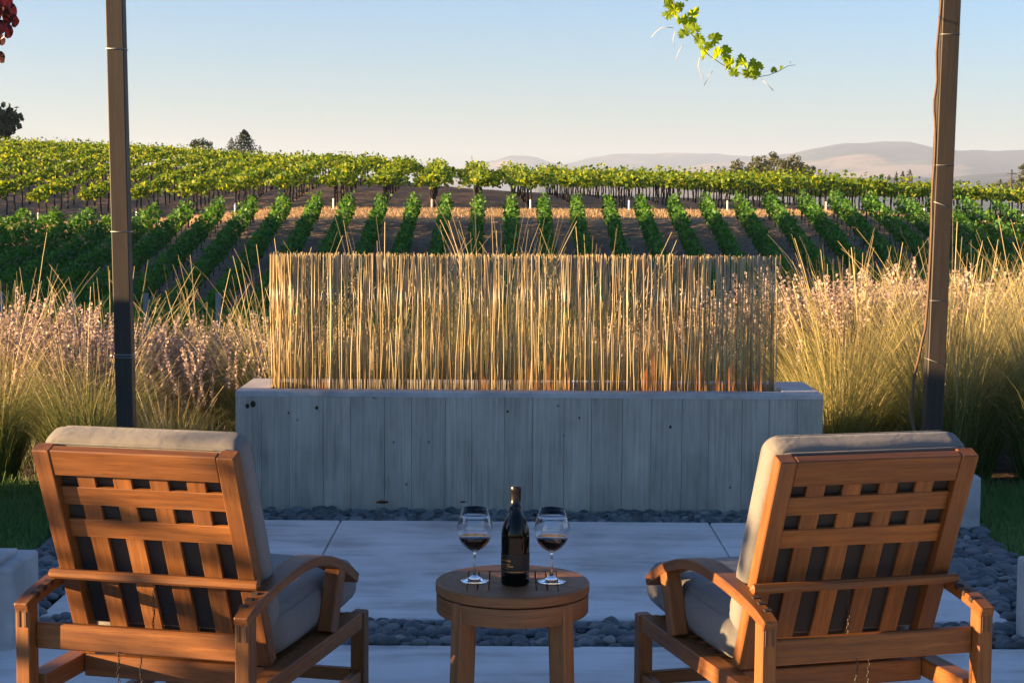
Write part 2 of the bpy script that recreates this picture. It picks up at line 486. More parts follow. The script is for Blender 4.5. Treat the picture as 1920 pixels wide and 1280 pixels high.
# ------------------------------------------------------------------ patio
mb = MB()
def slab(mb, x0, x1, y0, y1, z0, z1, ch=.006):
    a = MB(); V = []
    for zz, i in ((z0, 0), (z1 - ch, 0), (z1, ch)):
        V += [(x0 + i, y0 + i, zz), (x1 - i, y0 + i, zz), (x1 - i, y1 - i, zz), (x0 + i, y1 - i, zz)]
    F = []
    for l in (0, 4):
        for k in range(4):
            F.append((l + k, l + (k + 1) % 4, l + 4 + (k + 1) % 4, l + 4 + k))
    F += [(8, 9, 10, 11), (3, 2, 1, 0)]
    mb.add(V, F, None)
SX0, SX1 = -1.815, 1.925
JL, JR = -.853, .994
for a, b in ((SX0, JL - .004), (JL + .004, JR - .004), (JR + .004, SX1)):
    slab(mb, a, b, 6.567, 8.575, -.06, 0)
slab(mb, JL - .004, JL + .004, 6.575, 8.565, -.06, -.014, .001)
slab(mb, JR - .004, JR + .004, 6.575, 8.565, -.06, -.014, .001)
tag(mb.build('patio', M['patio']), kind='structure')
mb = MB()
slab(mb, -4.2, 4.2, -2.5, 6.163, -.06, 0)
tag(mb.build('terrace', M['patio']), kind='structure')

# concrete plinths of the pergola posts
def plinth(x0, x1, y0, y1, h, label, plate=False):
    t = MB()
    n = 3; c = .012
    V = []; F = []
    for zz, i in ((-.06, 0), (h - c, 0), (h - c * .3, c * .3), (h, c)):
        V += [(x0 + i, y0 + i, zz), (x1 - i, y0 + i, zz), (x1 - i, y1 - i, zz), (x0 + i, y1 - i, zz)]
    for l in (0, 4, 8):
        for k in range(4): F.append((l + k, l + (k + 1) % 4, l + 4 + (k + 1) % 4, l + 4 + k))
    F += [(12, 13, 14, 15), (3, 2, 1, 0)]
    t.add(V, F)
    o = t.build('concrete_plinth', M['plinth'])
    tag(o, label, 'plinth', 'concrete plinths at the patio corners')
    if plate:
        q = MB(); slab(q, x0 + .04, x1 - .06, y0 + .03, y1 - .06, h + .001, h + .016, .003)
        q.build('top_plate', M['plinth'], o)
    return o
plinth(-2.14, -1.775, 6.06, 6.42, .29, 'pale concrete plinth with a raised top plate beside the left chair', True)
plinth(1.905, 2.27, 6.06, 6.42, .29, 'pale concrete plinth cut by the right edge, in dark pebbles')
plinth(1.95, 2.30, 8.40, 8.75, .268, 'pale concrete plinth under the right post, behind the right chair')
plinth(-2.14, -1.79, 8.33, 8.68, .268, 'pale concrete plinth under the left post, hidden behind the left chair')

# ------------------------------------------------------------------ pebbles
ico = bmesh.new(); bmesh.ops.create_icosphere(ico, subdivisions=2, radius=1)
IV = np.array([v.co[:] for v in ico.verts]); IFc = np.array([[v.index for v in f.verts] for f in ico.faces]); ico.free()
def pebbles(areas):
    Vs, Fs, Gs = [], [], []; b = 0
    for (x0, x1, y0, y1, zb, step, s0, s1, test) in areas:
        for layer in range(2):
            gx = np.arange(x0, x1, step); gy = np.arange(y0, y1, step * .85)
            for yy in gy:
                for xx in gx:
                    px = xx + rng.uniform(-.6, .6) * step; py = yy + rng.uniform(-.6, .6) * step
                    if px < x0 or px > x1 or py < y0 or py > y1: continue
                    if test and not test(px, py): continue
                    s = rng.uniform(s0, s1) * (1 if rng.random() > .12 else 1.35)
                    a, bb, c = s * rng.uniform(.85, 1.35), s * rng.uniform(.7, 1.0), s * rng.uniform(.42, .68)
                    P = IV * (1 + .16 * np.sin(IV[:, [1, 2, 0]] * rng.uniform(1.5, 2.6) + rng.uniform(0, 6)))
                    P = P * (a, bb, c)
                    th = rng.uniform(0, 6.28); cs, sn = math.cos(th), math.sin(th)
                    ti = rng.normal(0, .28)
                    P = P @ np.array([[cs, -sn, 0], [sn, cs, 0], [0, 0, 1]])
                    P = P @ np.array([[1, 0, 0], [0, math.cos(ti), -math.sin(ti)], [0, math.sin(ti), math.cos(ti)]])
                    P = P + (px, py, zb + layer * s0 * .75 + rng.uniform(-.004, .006))
                    Vs.append(P); Fs.append(IFc + b); b += len(P)
                    Gs.append(np.tile([rng.beta(1.5, 1.9), 0, 0], (len(P), 1)))
    return np.concatenate(Vs), np.concatenate(Fs), np.concatenate(Gs)
inpl = lambda x, y: not ((1.9 < x < 2.28 and 6.05 < y < 6.43) or (-2.15 < x < -1.77 and 6.05 < y < 6.43) or (1.94 < x < 2.31 and 8.39 < y < 8.76) or (-2.15 < x < -1.78 and 8.32 < y < 8.69))
lim_l = lambda x, y: inpl(x, y) and x > -2.16 + .05 * math.sin(y * 2)
lim_r = lambda x, y: inpl(x, y) and x < 2.32 + .04 * math.sin(y * 3)
A = [(-1.5, 1.7, 8.59, 8.875, -.02, .046, .018, .032, None),
     (-1.9, 1.92, 6.18, 6.555, -.022, .05, .02, .038, inpl),
     (-2.2, -1.83, 6.2, 8.85, -.02, .056, .026, .042, lim_l),
     (1.94, 2.36, 6.2, 8.85, -.02, .054, .024, .040, lim_r),
     (-1.83, -1.5, 8.59, 8.85, -.02, .055, .025, .04, inpl), (1.7, 1.94, 8.59, 8.85, -.02, .055, .025, .04, inpl)]
V, F, G = pebbles(A)
tag(link('pebbles', mesh_np('pebbles', V, F, G, True), M['pebble']), 'dark blue grey river pebbles in strips around the patio slab', 'pebbles', kind='stuff')
# bed under the pebbles
mb = MB(); mb.add([(-2.2, 6.1, -.028), (2.36, 6.1, -.028), (2.36, 8.9, -.028), (-2.2, 8.9, -.028)], [(0, 1, 2, 3)])
tag(mb.build('pebble_bed', simple('pebble_bed', (.03, .033, .035), .95, .4, 60)), kind='structure')

# ------------------------------------------------------------------ blades (grass, stalks)
def blades(n, root, length, width, lean, curve, az=None, S=6, kind=0.0, seed=0, wtip=.25):
    r = np.random.default_rng(seed)
    az = r.uniform(0, 2 * np.pi, n) if az is None else az
    ds = (length / S)
    pos = np.array(root, float).copy()
    rings = []; T = []
    for k in range(S + 1):
        t = k / S
        th = lean + curve * t ** 1.4
        w = width * (1 - (1 - wtip) * t ** 1.5) * .5
        wd = az + np.pi / 2 + .9 * np.sin(az * 5)
        off = np.stack([np.cos(wd) * w, np.sin(wd) * w, np.zeros(n)], 1)
        rings.append(np.stack([pos - off, pos + off], 1))
        pos = pos + np.stack([np.cos(az) * np.sin(th) * ds, np.sin(az) * np.sin(th) * ds, np.cos(th) * ds], 1)
    P = np.stack(rings, 1)                     # n, S+1, 2, 3
    base = (np.arange(n) * (S + 1) * 2)[:, None, None]
    k = np.arange(S)[None, :, None] * 2
    q = np.array([0, 1, 3, 2])[None, None, :]
    F = (base + k + q).reshape(-1, 4)
    tt = np.broadcast_to((np.arange(S + 1) / S)[None, :, None], (n, S + 1, 2))
    rn = np.broadcast_to(r.random(n)[:, None, None], (n, S + 1, 2))
    g = np.stack([tt, np.full_like(tt, kind), rn], -1).reshape(-1, 3)
    return P.reshape(-1, 3), F, g
def join(parts):
    Vs, Fs, Gs = [], [], []; b = 0
    for V, F, G in parts:
        Vs.append(V); Fs.append(F + b); Gs.append(G); b += len(V)
    return np.concatenate(Vs), np.concatenate(Fs), np.concatenate(Gs)

# lawns
def lawn(name, x0, x1, y0, y1, n, seed, test, label):
    r = np.random.default_rng(seed)
    px = r.uniform(x0, x1, n); py = r.uniform(y0, y1, n)
    ok = test(px, py); px, py = px[ok], py[ok]; m = len(px)
    L = r.uniform(.03, .065, m) * (1 + 1.1 * smooth(9.0, 9.5, py) * r.random(m))
    V, F, G = blades(m, np.stack([px, py, np.full(m, -.02)], 1), L, np.full(m, .0045), r.uniform(.05, .7, m), r.uniform(0, .9, m), S=2, seed=seed + 1)
    G[:, 0] *= .9
    o = link(name, mesh_np(name, V, F, G), M['lawn_blade'])
    tag(o, label, 'lawn', kind='stuff')
lawn('lawn_grass', -3.6, -2.1, 6.0, 9.5, 42000, 3, lambda x, y: x < -2.17 + .05 * np.sin(y * 2), 'short green lawn grass left of the dark pebbles')
lawn('lawn_grass', 2.28, 3.6, 6.6, 9.6, 38000, 5, lambda x, y: x > 2.33 + .04 * np.sin(y * 3), 'short green lawn grass right of the dark pebbles')
for x0, x1 in ((-6, -2.19), (2.35, 6)):
    mb = MB(); mb.add([(x0, 5.0, -.024), (x1, 5.0, -.024), (x1, 9.6, -.024), (x0, 9.6, -.024)], [(0, 1, 2, 3)])
    tag(mb.build('lawn_soil', simple('lawn_soil', (.028, .045, .016), .95, .4, 30)), kind='structure')

# ------------------------------------------------------------------ lounge chairs
W2 = .335
def back_plane(d, off=0.0):
    """point on the rear face of the back at distance d below its top; off = perpendicular towards the sitter"""
    ty, tz = .1519 / .3925, -.3614 / .3925
    return (.0072 + ty * d + off * (-tz), .9567 + tz * d + off * ty)
def rbox(sx, sy, sz, r, puff, n=14, wr=.004, seed=0, edge_puff=.0):
    """soft cushion: rounded box, faces bulging"""
    u = np.linspace(-1, 1, n + 1)
    Vd = {}; V = []; F = []
    def vid(p):
        k = tuple(np.round(p, 5))
        if k not in Vd: Vd[k] = len(V); V.append(p)
        return Vd[k]
    for ax in range(3):
        for sg in (-1, 1):
            o = [a for a in range(3) if a != ax]
            for i in range(n):
                for j in range(n):
                    q = []
                    for di, dj in ((0, 0), (1, 0), (1, 1), (0, 1)):
                        p = np.zeros(3); p[ax] = sg; p[o[0]] = u[i + di]; p[o[1]] = u[j + dj]; q.append(vid(p))
                    if (sg > 0) == (ax != 1): F.append(q)
                    else: F.append(q[::-1])
    V = np.array(V); hs = np.array([sx, sy, sz]) / 2
    # concentrate samples near the edges
    W = np.sign(V) * (1 - (1 - np.abs(V)) ** 1.7)
    P = W * hs
    inner = np.clip(P, -(hs - r), hs - r)
    d = P - inner; L = np.linalg.norm(d, axis=1, keepdims=True)
    Q = inner + np.where(L > 1e-9, d / np.maximum(L, 1e-9) * np.minimum(r, np.maximum(L, r)), 0)
    Q = np.where(L > 1e-9, Q, P)
    c = np.cos(V * np.pi / 2)
    for ax in range(3):
        o = [a for a in range(3) if a != ax]
        m = np.abs(V[:, ax]) > .999
        Q[m, ax] += np.sign(V[m, ax]) * puff[ax] * (c[m, o[0]] * c[m, o[1]]) ** .6
    rr = np.random.default_rng(seed)
    ph = rr.uniform(0, 6, 6)
    Q[:, 2] += wr * np.sin(Q[:, 0] * 21 + ph[0]) * np.sin(Q[:, 1] * 17 + ph[1])
    Q[:, 1] += wr * np.sin(Q[:, 0] * 19 + ph[2]) * np.sin(Q[:, 2] * 23 + ph[3])
    return Q, F
def loop_pts(hx, hz, r, y, n=6):
    pts = []
    for cx, cz, a0 in ((hx - r, hz - r, 0), (-hx + r, hz - r, 90), (-hx + r, -hz + r, 180), (hx - r, -hz + r, 270)):
        for i in range(n + 1):
            a = R(a0 + 90 * i / n); pts.append((cx + r * math.cos(a), y, cz + r * math.sin(a)))
    return pts + pts[:1]

M['backing'] = simple('dark_back_sheet', (.032, .028, .024), .95, .25, 300)
def make_chair(label):
    t = empty('lounge_chair'); tag(t, label, 'lounge chair', 'teak lounge chairs facing the vineyard')
    k = M['teak']
    for s in (-1, 1):
        xo = s * W2; xc = s * (W2 - .0207)
        m = MB()      # rear leg
        sweep(m, [(xc + s * .004, .025, 0), (xc, .025, .3), (xc, .025, .519)], [.047, .0425, .0415], [.05, .05, .05], (1, 0, 0), .0035)
        leg = m.build('leg', k, t)
        j = MB()      # finger joint: end grain of the arm let into the top of the leg
        for q in (-.0095, .0095):
            sweep(j, [(xc + q, -.0008, .462), (xc + q, -.0008, .5185)], .0075, .003, (1, 0, 0), .0006)
        j.build('finger_joint', M['joint'], leg)
        m = MB()      # front leg
        sweep(m, [(xc, .966, 0), (xc, .966, .27), (xc, .966, .3205)], [.045, .0445, .0445], [.05, .05, .05], (1, 0, 0), .0035)
        m.build('leg', k, t)
        m = MB()      # side rail
        xr = s * (W2 - .0305)
        sweep(m, [(xr - s * .0005, .0525, .2955), (xr - s * .0005, .9385, .2955)], .058, .052, (1, 0, 0), .003)
        rl = m.build('side_rail', k, t)
        m = MB()      # low side stretcher
        sweep(m, [(xc, .052, .115), (xc, .94, .115)], .028, .04, (1, 0, 0), .003); m.build('stretcher', k, t)
        # curved arm
        prof = [(-.004, .528), (.03, .540), (.06, .549), (.123, .561), (.19, .571), (.28, .580), (.366, .586), (.44, .588), (.51, .585), (.58, .574), (.64, .561), (.70, .543), (.755, .524), (.805, .502), (.855, .478), (.897, .455)]
        wid = [.0415, .0415, .0418, .0435, .046, .056, .064, .067, .068, .069, .069, .069, .068, .067, .066, .065]
        dense = []; wd = []
        for a in np.linspace(0, len(prof) - 1, 34):
            i = min(int(a), len(prof) - 2); f = a - i
            dense.append((prof[i][0] * (1 - f) + prof[i + 1][0] * f, prof[i][1] * (1 - f) + prof[i + 1][1] * f)); wd.append(wid[i] * (1 - f) + wid[i + 1] * f)
        m = MB()
        sweep(m, [(s * (W2 - w / 2), y, z - .015) for (y, z), w in zip(dense, wd)], wd, [.031] * len(wd), (1, 0, 0), .003)
        arm = m.build('arm', k, t)
        nb = MB()     # dark blocks painted as the shade inside the support bar notches
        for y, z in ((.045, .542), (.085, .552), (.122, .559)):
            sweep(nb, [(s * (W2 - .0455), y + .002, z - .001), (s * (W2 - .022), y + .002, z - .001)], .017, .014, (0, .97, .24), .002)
        nb.build('notch_shade', M['notch_shade'], arm)
        m = MB()      # arm post
        xp = s * (W2 - .024)
        sweep(m, [(xp, .671, .322), (xp, .712, .42), (xp, .749, .498)], [.046, .047, .048], [.058, .056, .054], (1, 0, 0), .003)
        m.build('arm_post', k, t)
    # cross rails
    m = MB(); sweep(m, [(-W2 + .0418, .046, .433), (W2 - .0418, .046, .433)], .026, .070, (0, 1, 0), .004); m.build('back_rail', k, t)
    m = MB(); sweep(m, [(-W2 + .061, .285, .29), (W2 - .061, .285, .29)], .03, .062, (0, 1, 0), .003); m.build('seat_rail', k, t)
    m = MB(); sweep(m, [(-W2 + .061, .93, .293), (W2 - .061, .93, .293)], .03, .05, (0, 1, 0), .003); m.build('seat_rail', k, t)
    m = MB(); sweep(m, [(-W2 + .046, .966, .115), (W2 - .046, .966, .115)], .028, .04, (0, 1, 0), .003); m.build('stretcher', k, t)
    for i in range(8):
        y = .36 + i * .072
        m = MB(); sweep(m, [(-W2 + .061, y, .309), (W2 - .061, y, .309)], .05, .014, (0, 1, 0), .002); m.build('seat_slat', k, t)
    # reclining back
    hb = .2885; th = .044
    cy = lambda d, o: back_plane(d, o)
    nrm = (0, .3614 / .3925, .1519 / .3925)
    def bd(name, p0, p1, w, thick, off, side, parent=t, ch=.003):
        m = MB()
        a = back_plane(p0[1], off + thick / 2); b = back_plane(p1[1], off + thick / 2)
        sweep(m, [(p0[0], a[0], a[1]), (p1[0], b[0], b[1])], w, thick, side, ch)
        return m.build(name, k, parent)
    fr = empty('backrest'); fr.parent = t
    for s in (-1, 1):
        bd('stile', (s * (hb - .0253), .02), (s * (hb - .0253), .69), .0505, th, 0, (1, 0, 0), fr)
    ln = (0, .1519 / .3925, -.3614 / .3925)
    bd('top_rail', (-hb + .0508, .0585), (hb - .0508, .0585), .078, .03, .002, ln, fr)
    bd('bottom_rail', (-hb + .0508, .655), (hb - .0508, .655), .06, .03, .006, ln, fr)
    for d0, d1 in ((.141, .197), (.2441, .301)):
        bd('cross_slat', (-hb + .0508, (d0 + d1) / 2), (hb - .0508, (d0 + d1) / 2), d1 - d0, .011, .0175, ln, fr, .0015)
    u = (2 * hb - .101) / 9
    for i in range(4):
        x = -hb + .0505 + u * (1.5 + 2 * i)
        bd('upright_slat', (x, .0992), (x, .624), u, .0115, .0196, (1, 0, 0), fr, .0015)
    # support bar resting in the notches
    m = MB(); sweep(m, [(-.3095, .143, .580), (.3095, .143, .580)], .027, .026, (0, 1, 0), .007); m.build('support_bar', k, t)
    # cushions
    Q, F = rbox(.572, .095, .60, .034, (.004, .008, .004), 22, .0018, 1)
    a = math.atan2(.1519, .3614)
    cb = MB()
    def place(P):
        y, z = back_plane(.315, .046 + .0475)
        c, s_ = math.cos(a), math.sin(a)
        return [(p[0] - .0, y + p[1] * c - p[2] * s_ * 1.0, z + p[1] * s_ + p[2] * c) for p in P]
    cb.add(place(Q), F, Q, True)
    oc = cb.build('back_cushion', M['fabric'], t)
    pp = MB()
    for yy in (-.044, .044):
        tube(pp, place([(x, y, z) for x, y, z in loop_pts(.2765, .2905, .04, yy)]), .0035, 6)
    pp.build('piping', M['fabric'], oc)
    bk = MB(); bk.add(place([(-.236, -.0585, -.28), (.236, -.0585, -.28), (.236, -.0585, .235), (-.236, -.0585, .235)]), [(0, 1, 2, 3)])
    bk.build('dark_back_sheet', M['backing'], oc)  # dark sheet on the cushion rear, seen through the openings
    Q, F = rbox(.566, .72, .135, .05, (.006, .02, .014), 16, .003, 2)
    sc = MB()
    Q2 = [(p[0], p[1] + .70, p[2] + .392 + .02 * max(0, p[1]) ) for p in Q]
    sc.add(Q2, F, Q, True); os_ = sc.build('seat_cushion', M['fabric'], t)
    pp = MB()
    for zz in (-.045, .045):
        lp = loop_pts(.274, .352, .05, 0)
        tube(pp, [(x, z + .70, .392 + zz + .02 * max(0, z)) for x, _, z in lp], .0035, 6)
    pp.build('piping', M['fabric'], os_)
    # ties hanging from the back
    for x0, y0, z0, n in ((-.01, .165, .567, 13), (-.05, .030, .398, 11), (.0, .06, .398, 10)):
        cm = MB(); z = z0
        for i in range(n):
            pts = []
            for q in range(9):
                th_ = 2 * math.pi * q / 8
                dx, dz = .0028 * math.cos(th_), .0065 * math.sin(th_)
                pts.append((x0 + (dx if i % 2 else 0) + .002 * math.sin(i), y0 + (0 if i % 2 else dx), z + dz))
            tube(cm, pts, .0011, 5)
            z -= .0105
        cm.build('chain', M['darkmetal'], t)
    return t
M['joint'] = teak_mat('teak_end_grain', (.07, .03, .012), (.11, .05, .02), (.15, .075, .03))
M['notch_shade'] = simple('notch_shadow_gap', (.03, .014, .008), .9, .2)
def copy_tree(o, parent=None):
    c = o.copy(); COL.objects.link(c)
    if parent is not None: c.parent = parent
    for ch in list(o.children): copy_tree(ch, c)
    return c
ch = make_chair('teak lounge chair in glowing low sun, left of the side table')
ch.location = (-1.0023, 4.4934, 0); ch.rotation_euler = (0, 0, -.2325)
c2 = copy_tree(ch)
c2['label'] = 'teak lounge chair in shade with lit arm, right of the side table'
c2.location = (.9763, 4.4966, 0); c2.rotation_euler = (0, 0, .2664)

# ------------------------------------------------------------------ side table
TX, TY, TZ = .006, 5.002, .5
tb = empty('side_table', (TX, TY, 0)); tag(tb, 'round teak side table with slatted top holding bottle and glasses', 'side table')
def ring_board(mb, z0, z1, ro, hx, n0, n1, N=96, ch=.004):
    """ring with a square hole, segments n0..n1 of N"""
    off = random.uniform(0, 40)
    V = []; F = []; G = []
    for i in range(n0, n1 + 1):
        th = 2 * math.pi * i / N; c, s = math.cos(th), math.sin(th)
        ri = hx / max(abs(c), abs(s))
        for r, z in ((ri, z0), (ri, z1), (ro - ch, z1), (ro, z1 - ch), (ro, z0 + ch), (ro - ch, z0)):
            V.append((r * c, r * s, z)); G.append((th * ro + off, r, z))
    m = n1 - n0
    for i in range(m):
        for k in range(6):
            k2 = (k + 1) % 6
            F.append((i * 6 + k, i * 6 + k2, (i + 1) * 6 + k2, (i + 1) * 6 + k))
    F.append(tuple(range(6))); F.append(tuple(m * 6 + k for k in range(5, -1, -1)))
    mb.add(V, [f[::-1] for f in F], G)
mb = MB()
for a in range(4):
    ring_board(mb, TZ - .031, TZ, .2252, .132, a * 24 + 23, a * 24 + 47 - 0) if False else ring_board(mb, TZ - .031, TZ - .0006 * (a % 2), .2252, .132, a * 24 - 7, a * 24 + 17)
mb.build('tabletop', M['teak_table'], tb)
def tslat(x0, x1, y0, y1):
    m = MB(); box(m, x0, x1, y0, y1, TZ - .024, TZ - .001, .0015); m.build('top_slat', M['teak_table'], tb)
for a in range(5):
    tslat(-.066, .066, -.128 + a * .0516, -.128 + a * .0516 + .0486)
tslat(-.130, -.102, -.128, .128); tslat(-.098, -.0705, -.128, .128)
tslat(.0705, .098, -.128, .128); tslat(.102, .130, -.128, .128)
mb = MB()      # apron
V = []; F = []; G = []
N = 96
for i in range(N):
    th = 2 * math.pi * i / N; c, s = math.cos(th), math.sin(th)
    for r, z in ((.196, TZ - .035), (.222, TZ - .035), (.223, TZ - .04), (.2225, TZ - .086), (.2205, TZ - .089), (.196, TZ - .089)):
        V.append((r * c, r * s, z)); G.append((th * .22, r, z))
for i in range(N):
    for k in range(6):
        k2 = (k + 1) % 6; j = (i + 1) % N
        F.append((i * 6 + k, j * 6 + k, j * 6 + k2, i * 6 + k2))
mb.add(V, F, G)
mb.build('apron', M['teak_table'], tb)
for a in (45, 135, 225, 315):
    d = Vector((math.cos(R(a)), math.sin(R(a)), 0)); sd = Vector((-d.y, d.x, 0))
    m = MB()
    sweep(m, [d * .218 + Vector((0, 0, 0)), d * .204 + Vector((0, 0, .25)), d * .196 + Vector((0, 0, TZ - .034))], [.042, .042, .042], [.062, .06, .06], tuple(sd), .004)
    m.build('leg', M['teak_table'], tb)

# ------------------------------------------------------------------ bottle and glasses
bt = empty('wine_bottle', (.0135, 4.955, TZ)); bt.scale = (1, 1, .955); tag(bt, 'dark wine bottle with black and gold label between two glasses', 'bottle')
mb = MB()
lathe(mb, [(.0, .006), (.02, .003), (.036, 0), (.0395, .002), (.041, .006), (.0412, .14), (.0408, .152), (.0392, .166), (.0362, .18), (.0315, .194), (.0262, .207), (.0212, .218), (.0174, .229), (.0157, .24), (.0150, .255), (.0148, .296), (.0, .296)], 64)
mb.build('glass_body', M['bottle'], bt)
mb = MB(); lathe(mb, [(.0162, .236), (.0160, .236), (.0155, .26), (.0154, .2845), (.0163, .286), (.0163, .2985), (.0155, .3), (0, .3003)], 48); mb.build('foil_capsule', M['foil'], bt)
def wrap(mb, r, a0, a1, z0, z1, n=24):
    V = []; F = []
    for i in range(n + 1):
        a = R(a0 + (a1 - a0) * i / n)
        V += [(r * math.cos(a), r * math.sin(a), z0), (r * math.cos(a), r * math.sin(a), z1)]
    for i in range(n): F.append((2 * i, 2 * i + 2, 2 * i + 3, 2 * i + 1))
    mb.add(V, F, None, True)
lb = MB(); wrap(lb, .0415, 170, 370, .040, .098); lab = lb.build('label', M['label'], bt)
gp = MB()
wrap(gp, .0418, 199, 208, .0865, .0915, 3)
def dashes(z, h, a0, a1, lo, hi, seed):
    r = random.Random(seed); a = a0
    while a < a1:
        w = r.uniform(lo, hi); wrap(gp, .0418, a, min(a + w, a1), z, z + h, 3); a += w + r.uniform(1.2, 2.4)
dashes(.0755, .0058, 199, 250, 2.5, 5, 1); dashes(.066, .003, 199, 246, 2, 6, 2); dashes(.0605, .0025, 199, 262, 2, 7, 3); dashes(.054, .0022, 199, 240, 2, 5, 5)
wrap(gp, .0418, 172, 368, .0445, .0455, 30)
gp.build('gold_lettering', M['gold'], lab)

def make_glass(label, loc):
    t = empty('wine_glass', loc); tag(t, label, 'wine glass', 'large bowl wine glasses on the side table')
    outer = [(.0, .0005), (.0405, .0005), (.0415, .0014), (.0405, .0024), (.030, .0048), (.017, .0098), (.0085, .0165), (.0048, .024), (.0038, .04), (.0036, .06), (.0040, .078), (.0058, .0868), (.0095, .0898), (.018, .0942), (.031, .103), (.0415, .116), (.0485, .131), (.0518, .144), (.0523, .152), (.0505, .168), (.0445, .190), (.0352, .215)]
    inner = [(.0346, .215), (.0438, .190), (.0498, .168), (.0516, .152), (.0511, .144), (.0478, .131), (.0408, .1168), (.0303, .1042), (.0175, .0956), (.009, .0918), (.0, .0908)]
    mb = MB(); lathe(mb, outer + inner, 56); mb.build('glass_bowl', M['glass'], t)
    mb = MB(); lathe(mb, [(.0, .0914), (.0088, .0924), (.0172, .0962), (.0298, .1048), (.0403, .1174), (.0473, .1308), (.0468, .1313), (0, .1312)], 56)
    mb.build('red_wine', M['wine'], t)
make_glass('large wine glass half full of red wine, left of the bottle', (-.105, 4.992, TZ))
make_glass('large wine glass half full of red wine, right of the bottle', (.120, 4.989, TZ))

# ------------------------------------------------------------------ planter with the reed screen
PX0, PX1, PY0, PY1, PH = -1.425, 1.607, 8.881, 9.49, .614
pl = empty('concrete_planter', (0, 8.881, 0)); tag(pl, 'long low board formed concrete planter at the end of the patio', 'planter')
def L3(p): return (p[0], p[1] - 8.881, p[2])
edges = [PX0, -1.292, -1.147, -.972, -.83, -.655, -.515, -.342, -.205, -.037, .11, .27, .412, .572, .72, .88, 1.02, 1.19, 1.33, 1.475, PX1]
mb = MB()
rr = random.Random(4)
for i in range(len(edges) - 1):
    a, b = edges[i], edges[i + 1]; dy = rr.uniform(-.001, .001); h = rr.random(); gp_ = .0016 if i % 2 else .0008
    z1 = PH - .028
    P = [(a + gp_, PY0 + dy, -.06), (b - gp_, PY0 + dy, -.06), (b - gp_, PY0 + dy, z1), (a + gp_, PY0 + dy, z1)]
    mb.add([L3(p) for p in P], [(0, 1, 2, 3)], [(p[0], p[2], h) for p in P])
    P = [(b - gp_, PY0 + dy, -.06), (b - gp_ * .2, PY0 + .006, -.06), (b - gp_ * .2, PY0 + .006, z1), (b - gp_, PY0 + dy, z1)]
    mb.add([L3(p) for p in P], [(0, 1, 2, 3)], [(p[0], p[2], h) for p in P])
    P = [(b - gp_ * .2, PY0 + .006, -.06), (b + gp_, PY0, -.06), (b + gp_, PY0, z1), (b - gp_ * .2, PY0 + .006, z1)]
    if i < len(edges) - 2: mb.add([L3(p) for p in P], [(0, 1, 2, 3)], [(p[0], p[2], h) for p in P])
mb.build('board_face', M['concrete_wall'], pl)
mb = MB()
def wallbox(x0, x1, y0, y1, z0, z1, h=.5, ch=.005):
    V = []
    for zz, i in ((z0, 0), (z1 - ch, 0), (z1, ch)):
        V += [(x0 + i, y0 + i, zz), (x1 - i, y0 + i, zz), (x1 - i, y1 - i, zz), (x0 + i, y1 - i, zz)]
    F = []
    for l in (0, 4):
        for k in range(4): F.append((l + k, l + (k + 1) % 4, l + 4 + (k + 1) % 4, l + 4 + k))
    F += [(8, 9, 10, 11), (3, 2, 1, 0)]
    mb.add([L3(v) for v in V], F, [(v[0], v[2], h) for v in V])
# rim band along the front (chipped cap strip), then the four walls
wallbox(PX0, PX1, PY0 - .003, PY0 + .115, PH - .028, PH)
wallbox(PX0 + .001, PX1 - .001, PY0 + .0045, PY0 + .113, -.06, PH - .0285)
wallbox(PX0, PX0 + .165, PY0 + .1155, PY1 - .1205, -.06, PH)
wallbox(PX1 - .195, PX1, PY0 + .1155, PY1 - .1205, -.06, PH)
wallbox(PX0, PX1, PY1 - .12, PY1, -.06, PH)
mb.build('wall', M['plinth_top'] if 'plinth_top' in M else M['plinth'], pl)
mb = MB()
xs_, ys_ = np.linspace(PX0 + .166, PX1 - .196, 120), np.linspace(PY0 + .116, PY1 - .121, 20)
XX, YY = np.meshgrid(xs_, ys_); ZZ = PH - .085 + rng.normal(0, .008, XX.shape)
Vv = np.stack([XX, YY - 8.881, ZZ], -1).reshape(-1, 3)
ii = (np.arange(19)[:, None] * 120 + np.arange(119)[None, :]).ravel()
link('planter_soil', mesh_np('planter_soil', Vv, np.stack([ii, ii + 1, ii + 121, ii + 120], 1), Vv, True), M['soil'], pl)
# rust-stained tie holes
hole = simple('rusty_hole', (.03, .022, .014), .95, .5, 90)
for x, z, r in ((-1.362, .535, .013), (-1.333, .545, .017), (-1.005, .528, .010), (-1.15, .50, .006), (-.02, .515, .007), (.35, .485, .006), (.82, .44, .008)):
    V = [(x + r * math.cos(a * .5236) * .8, PY0 - .0042, z + r * math.sin(a * .5236)) for a in range(12)]
    mb = MB(); mb.add([L3(v) for v in V], [tuple(range(12))]); mb.build('tie_hole', hole, pl)

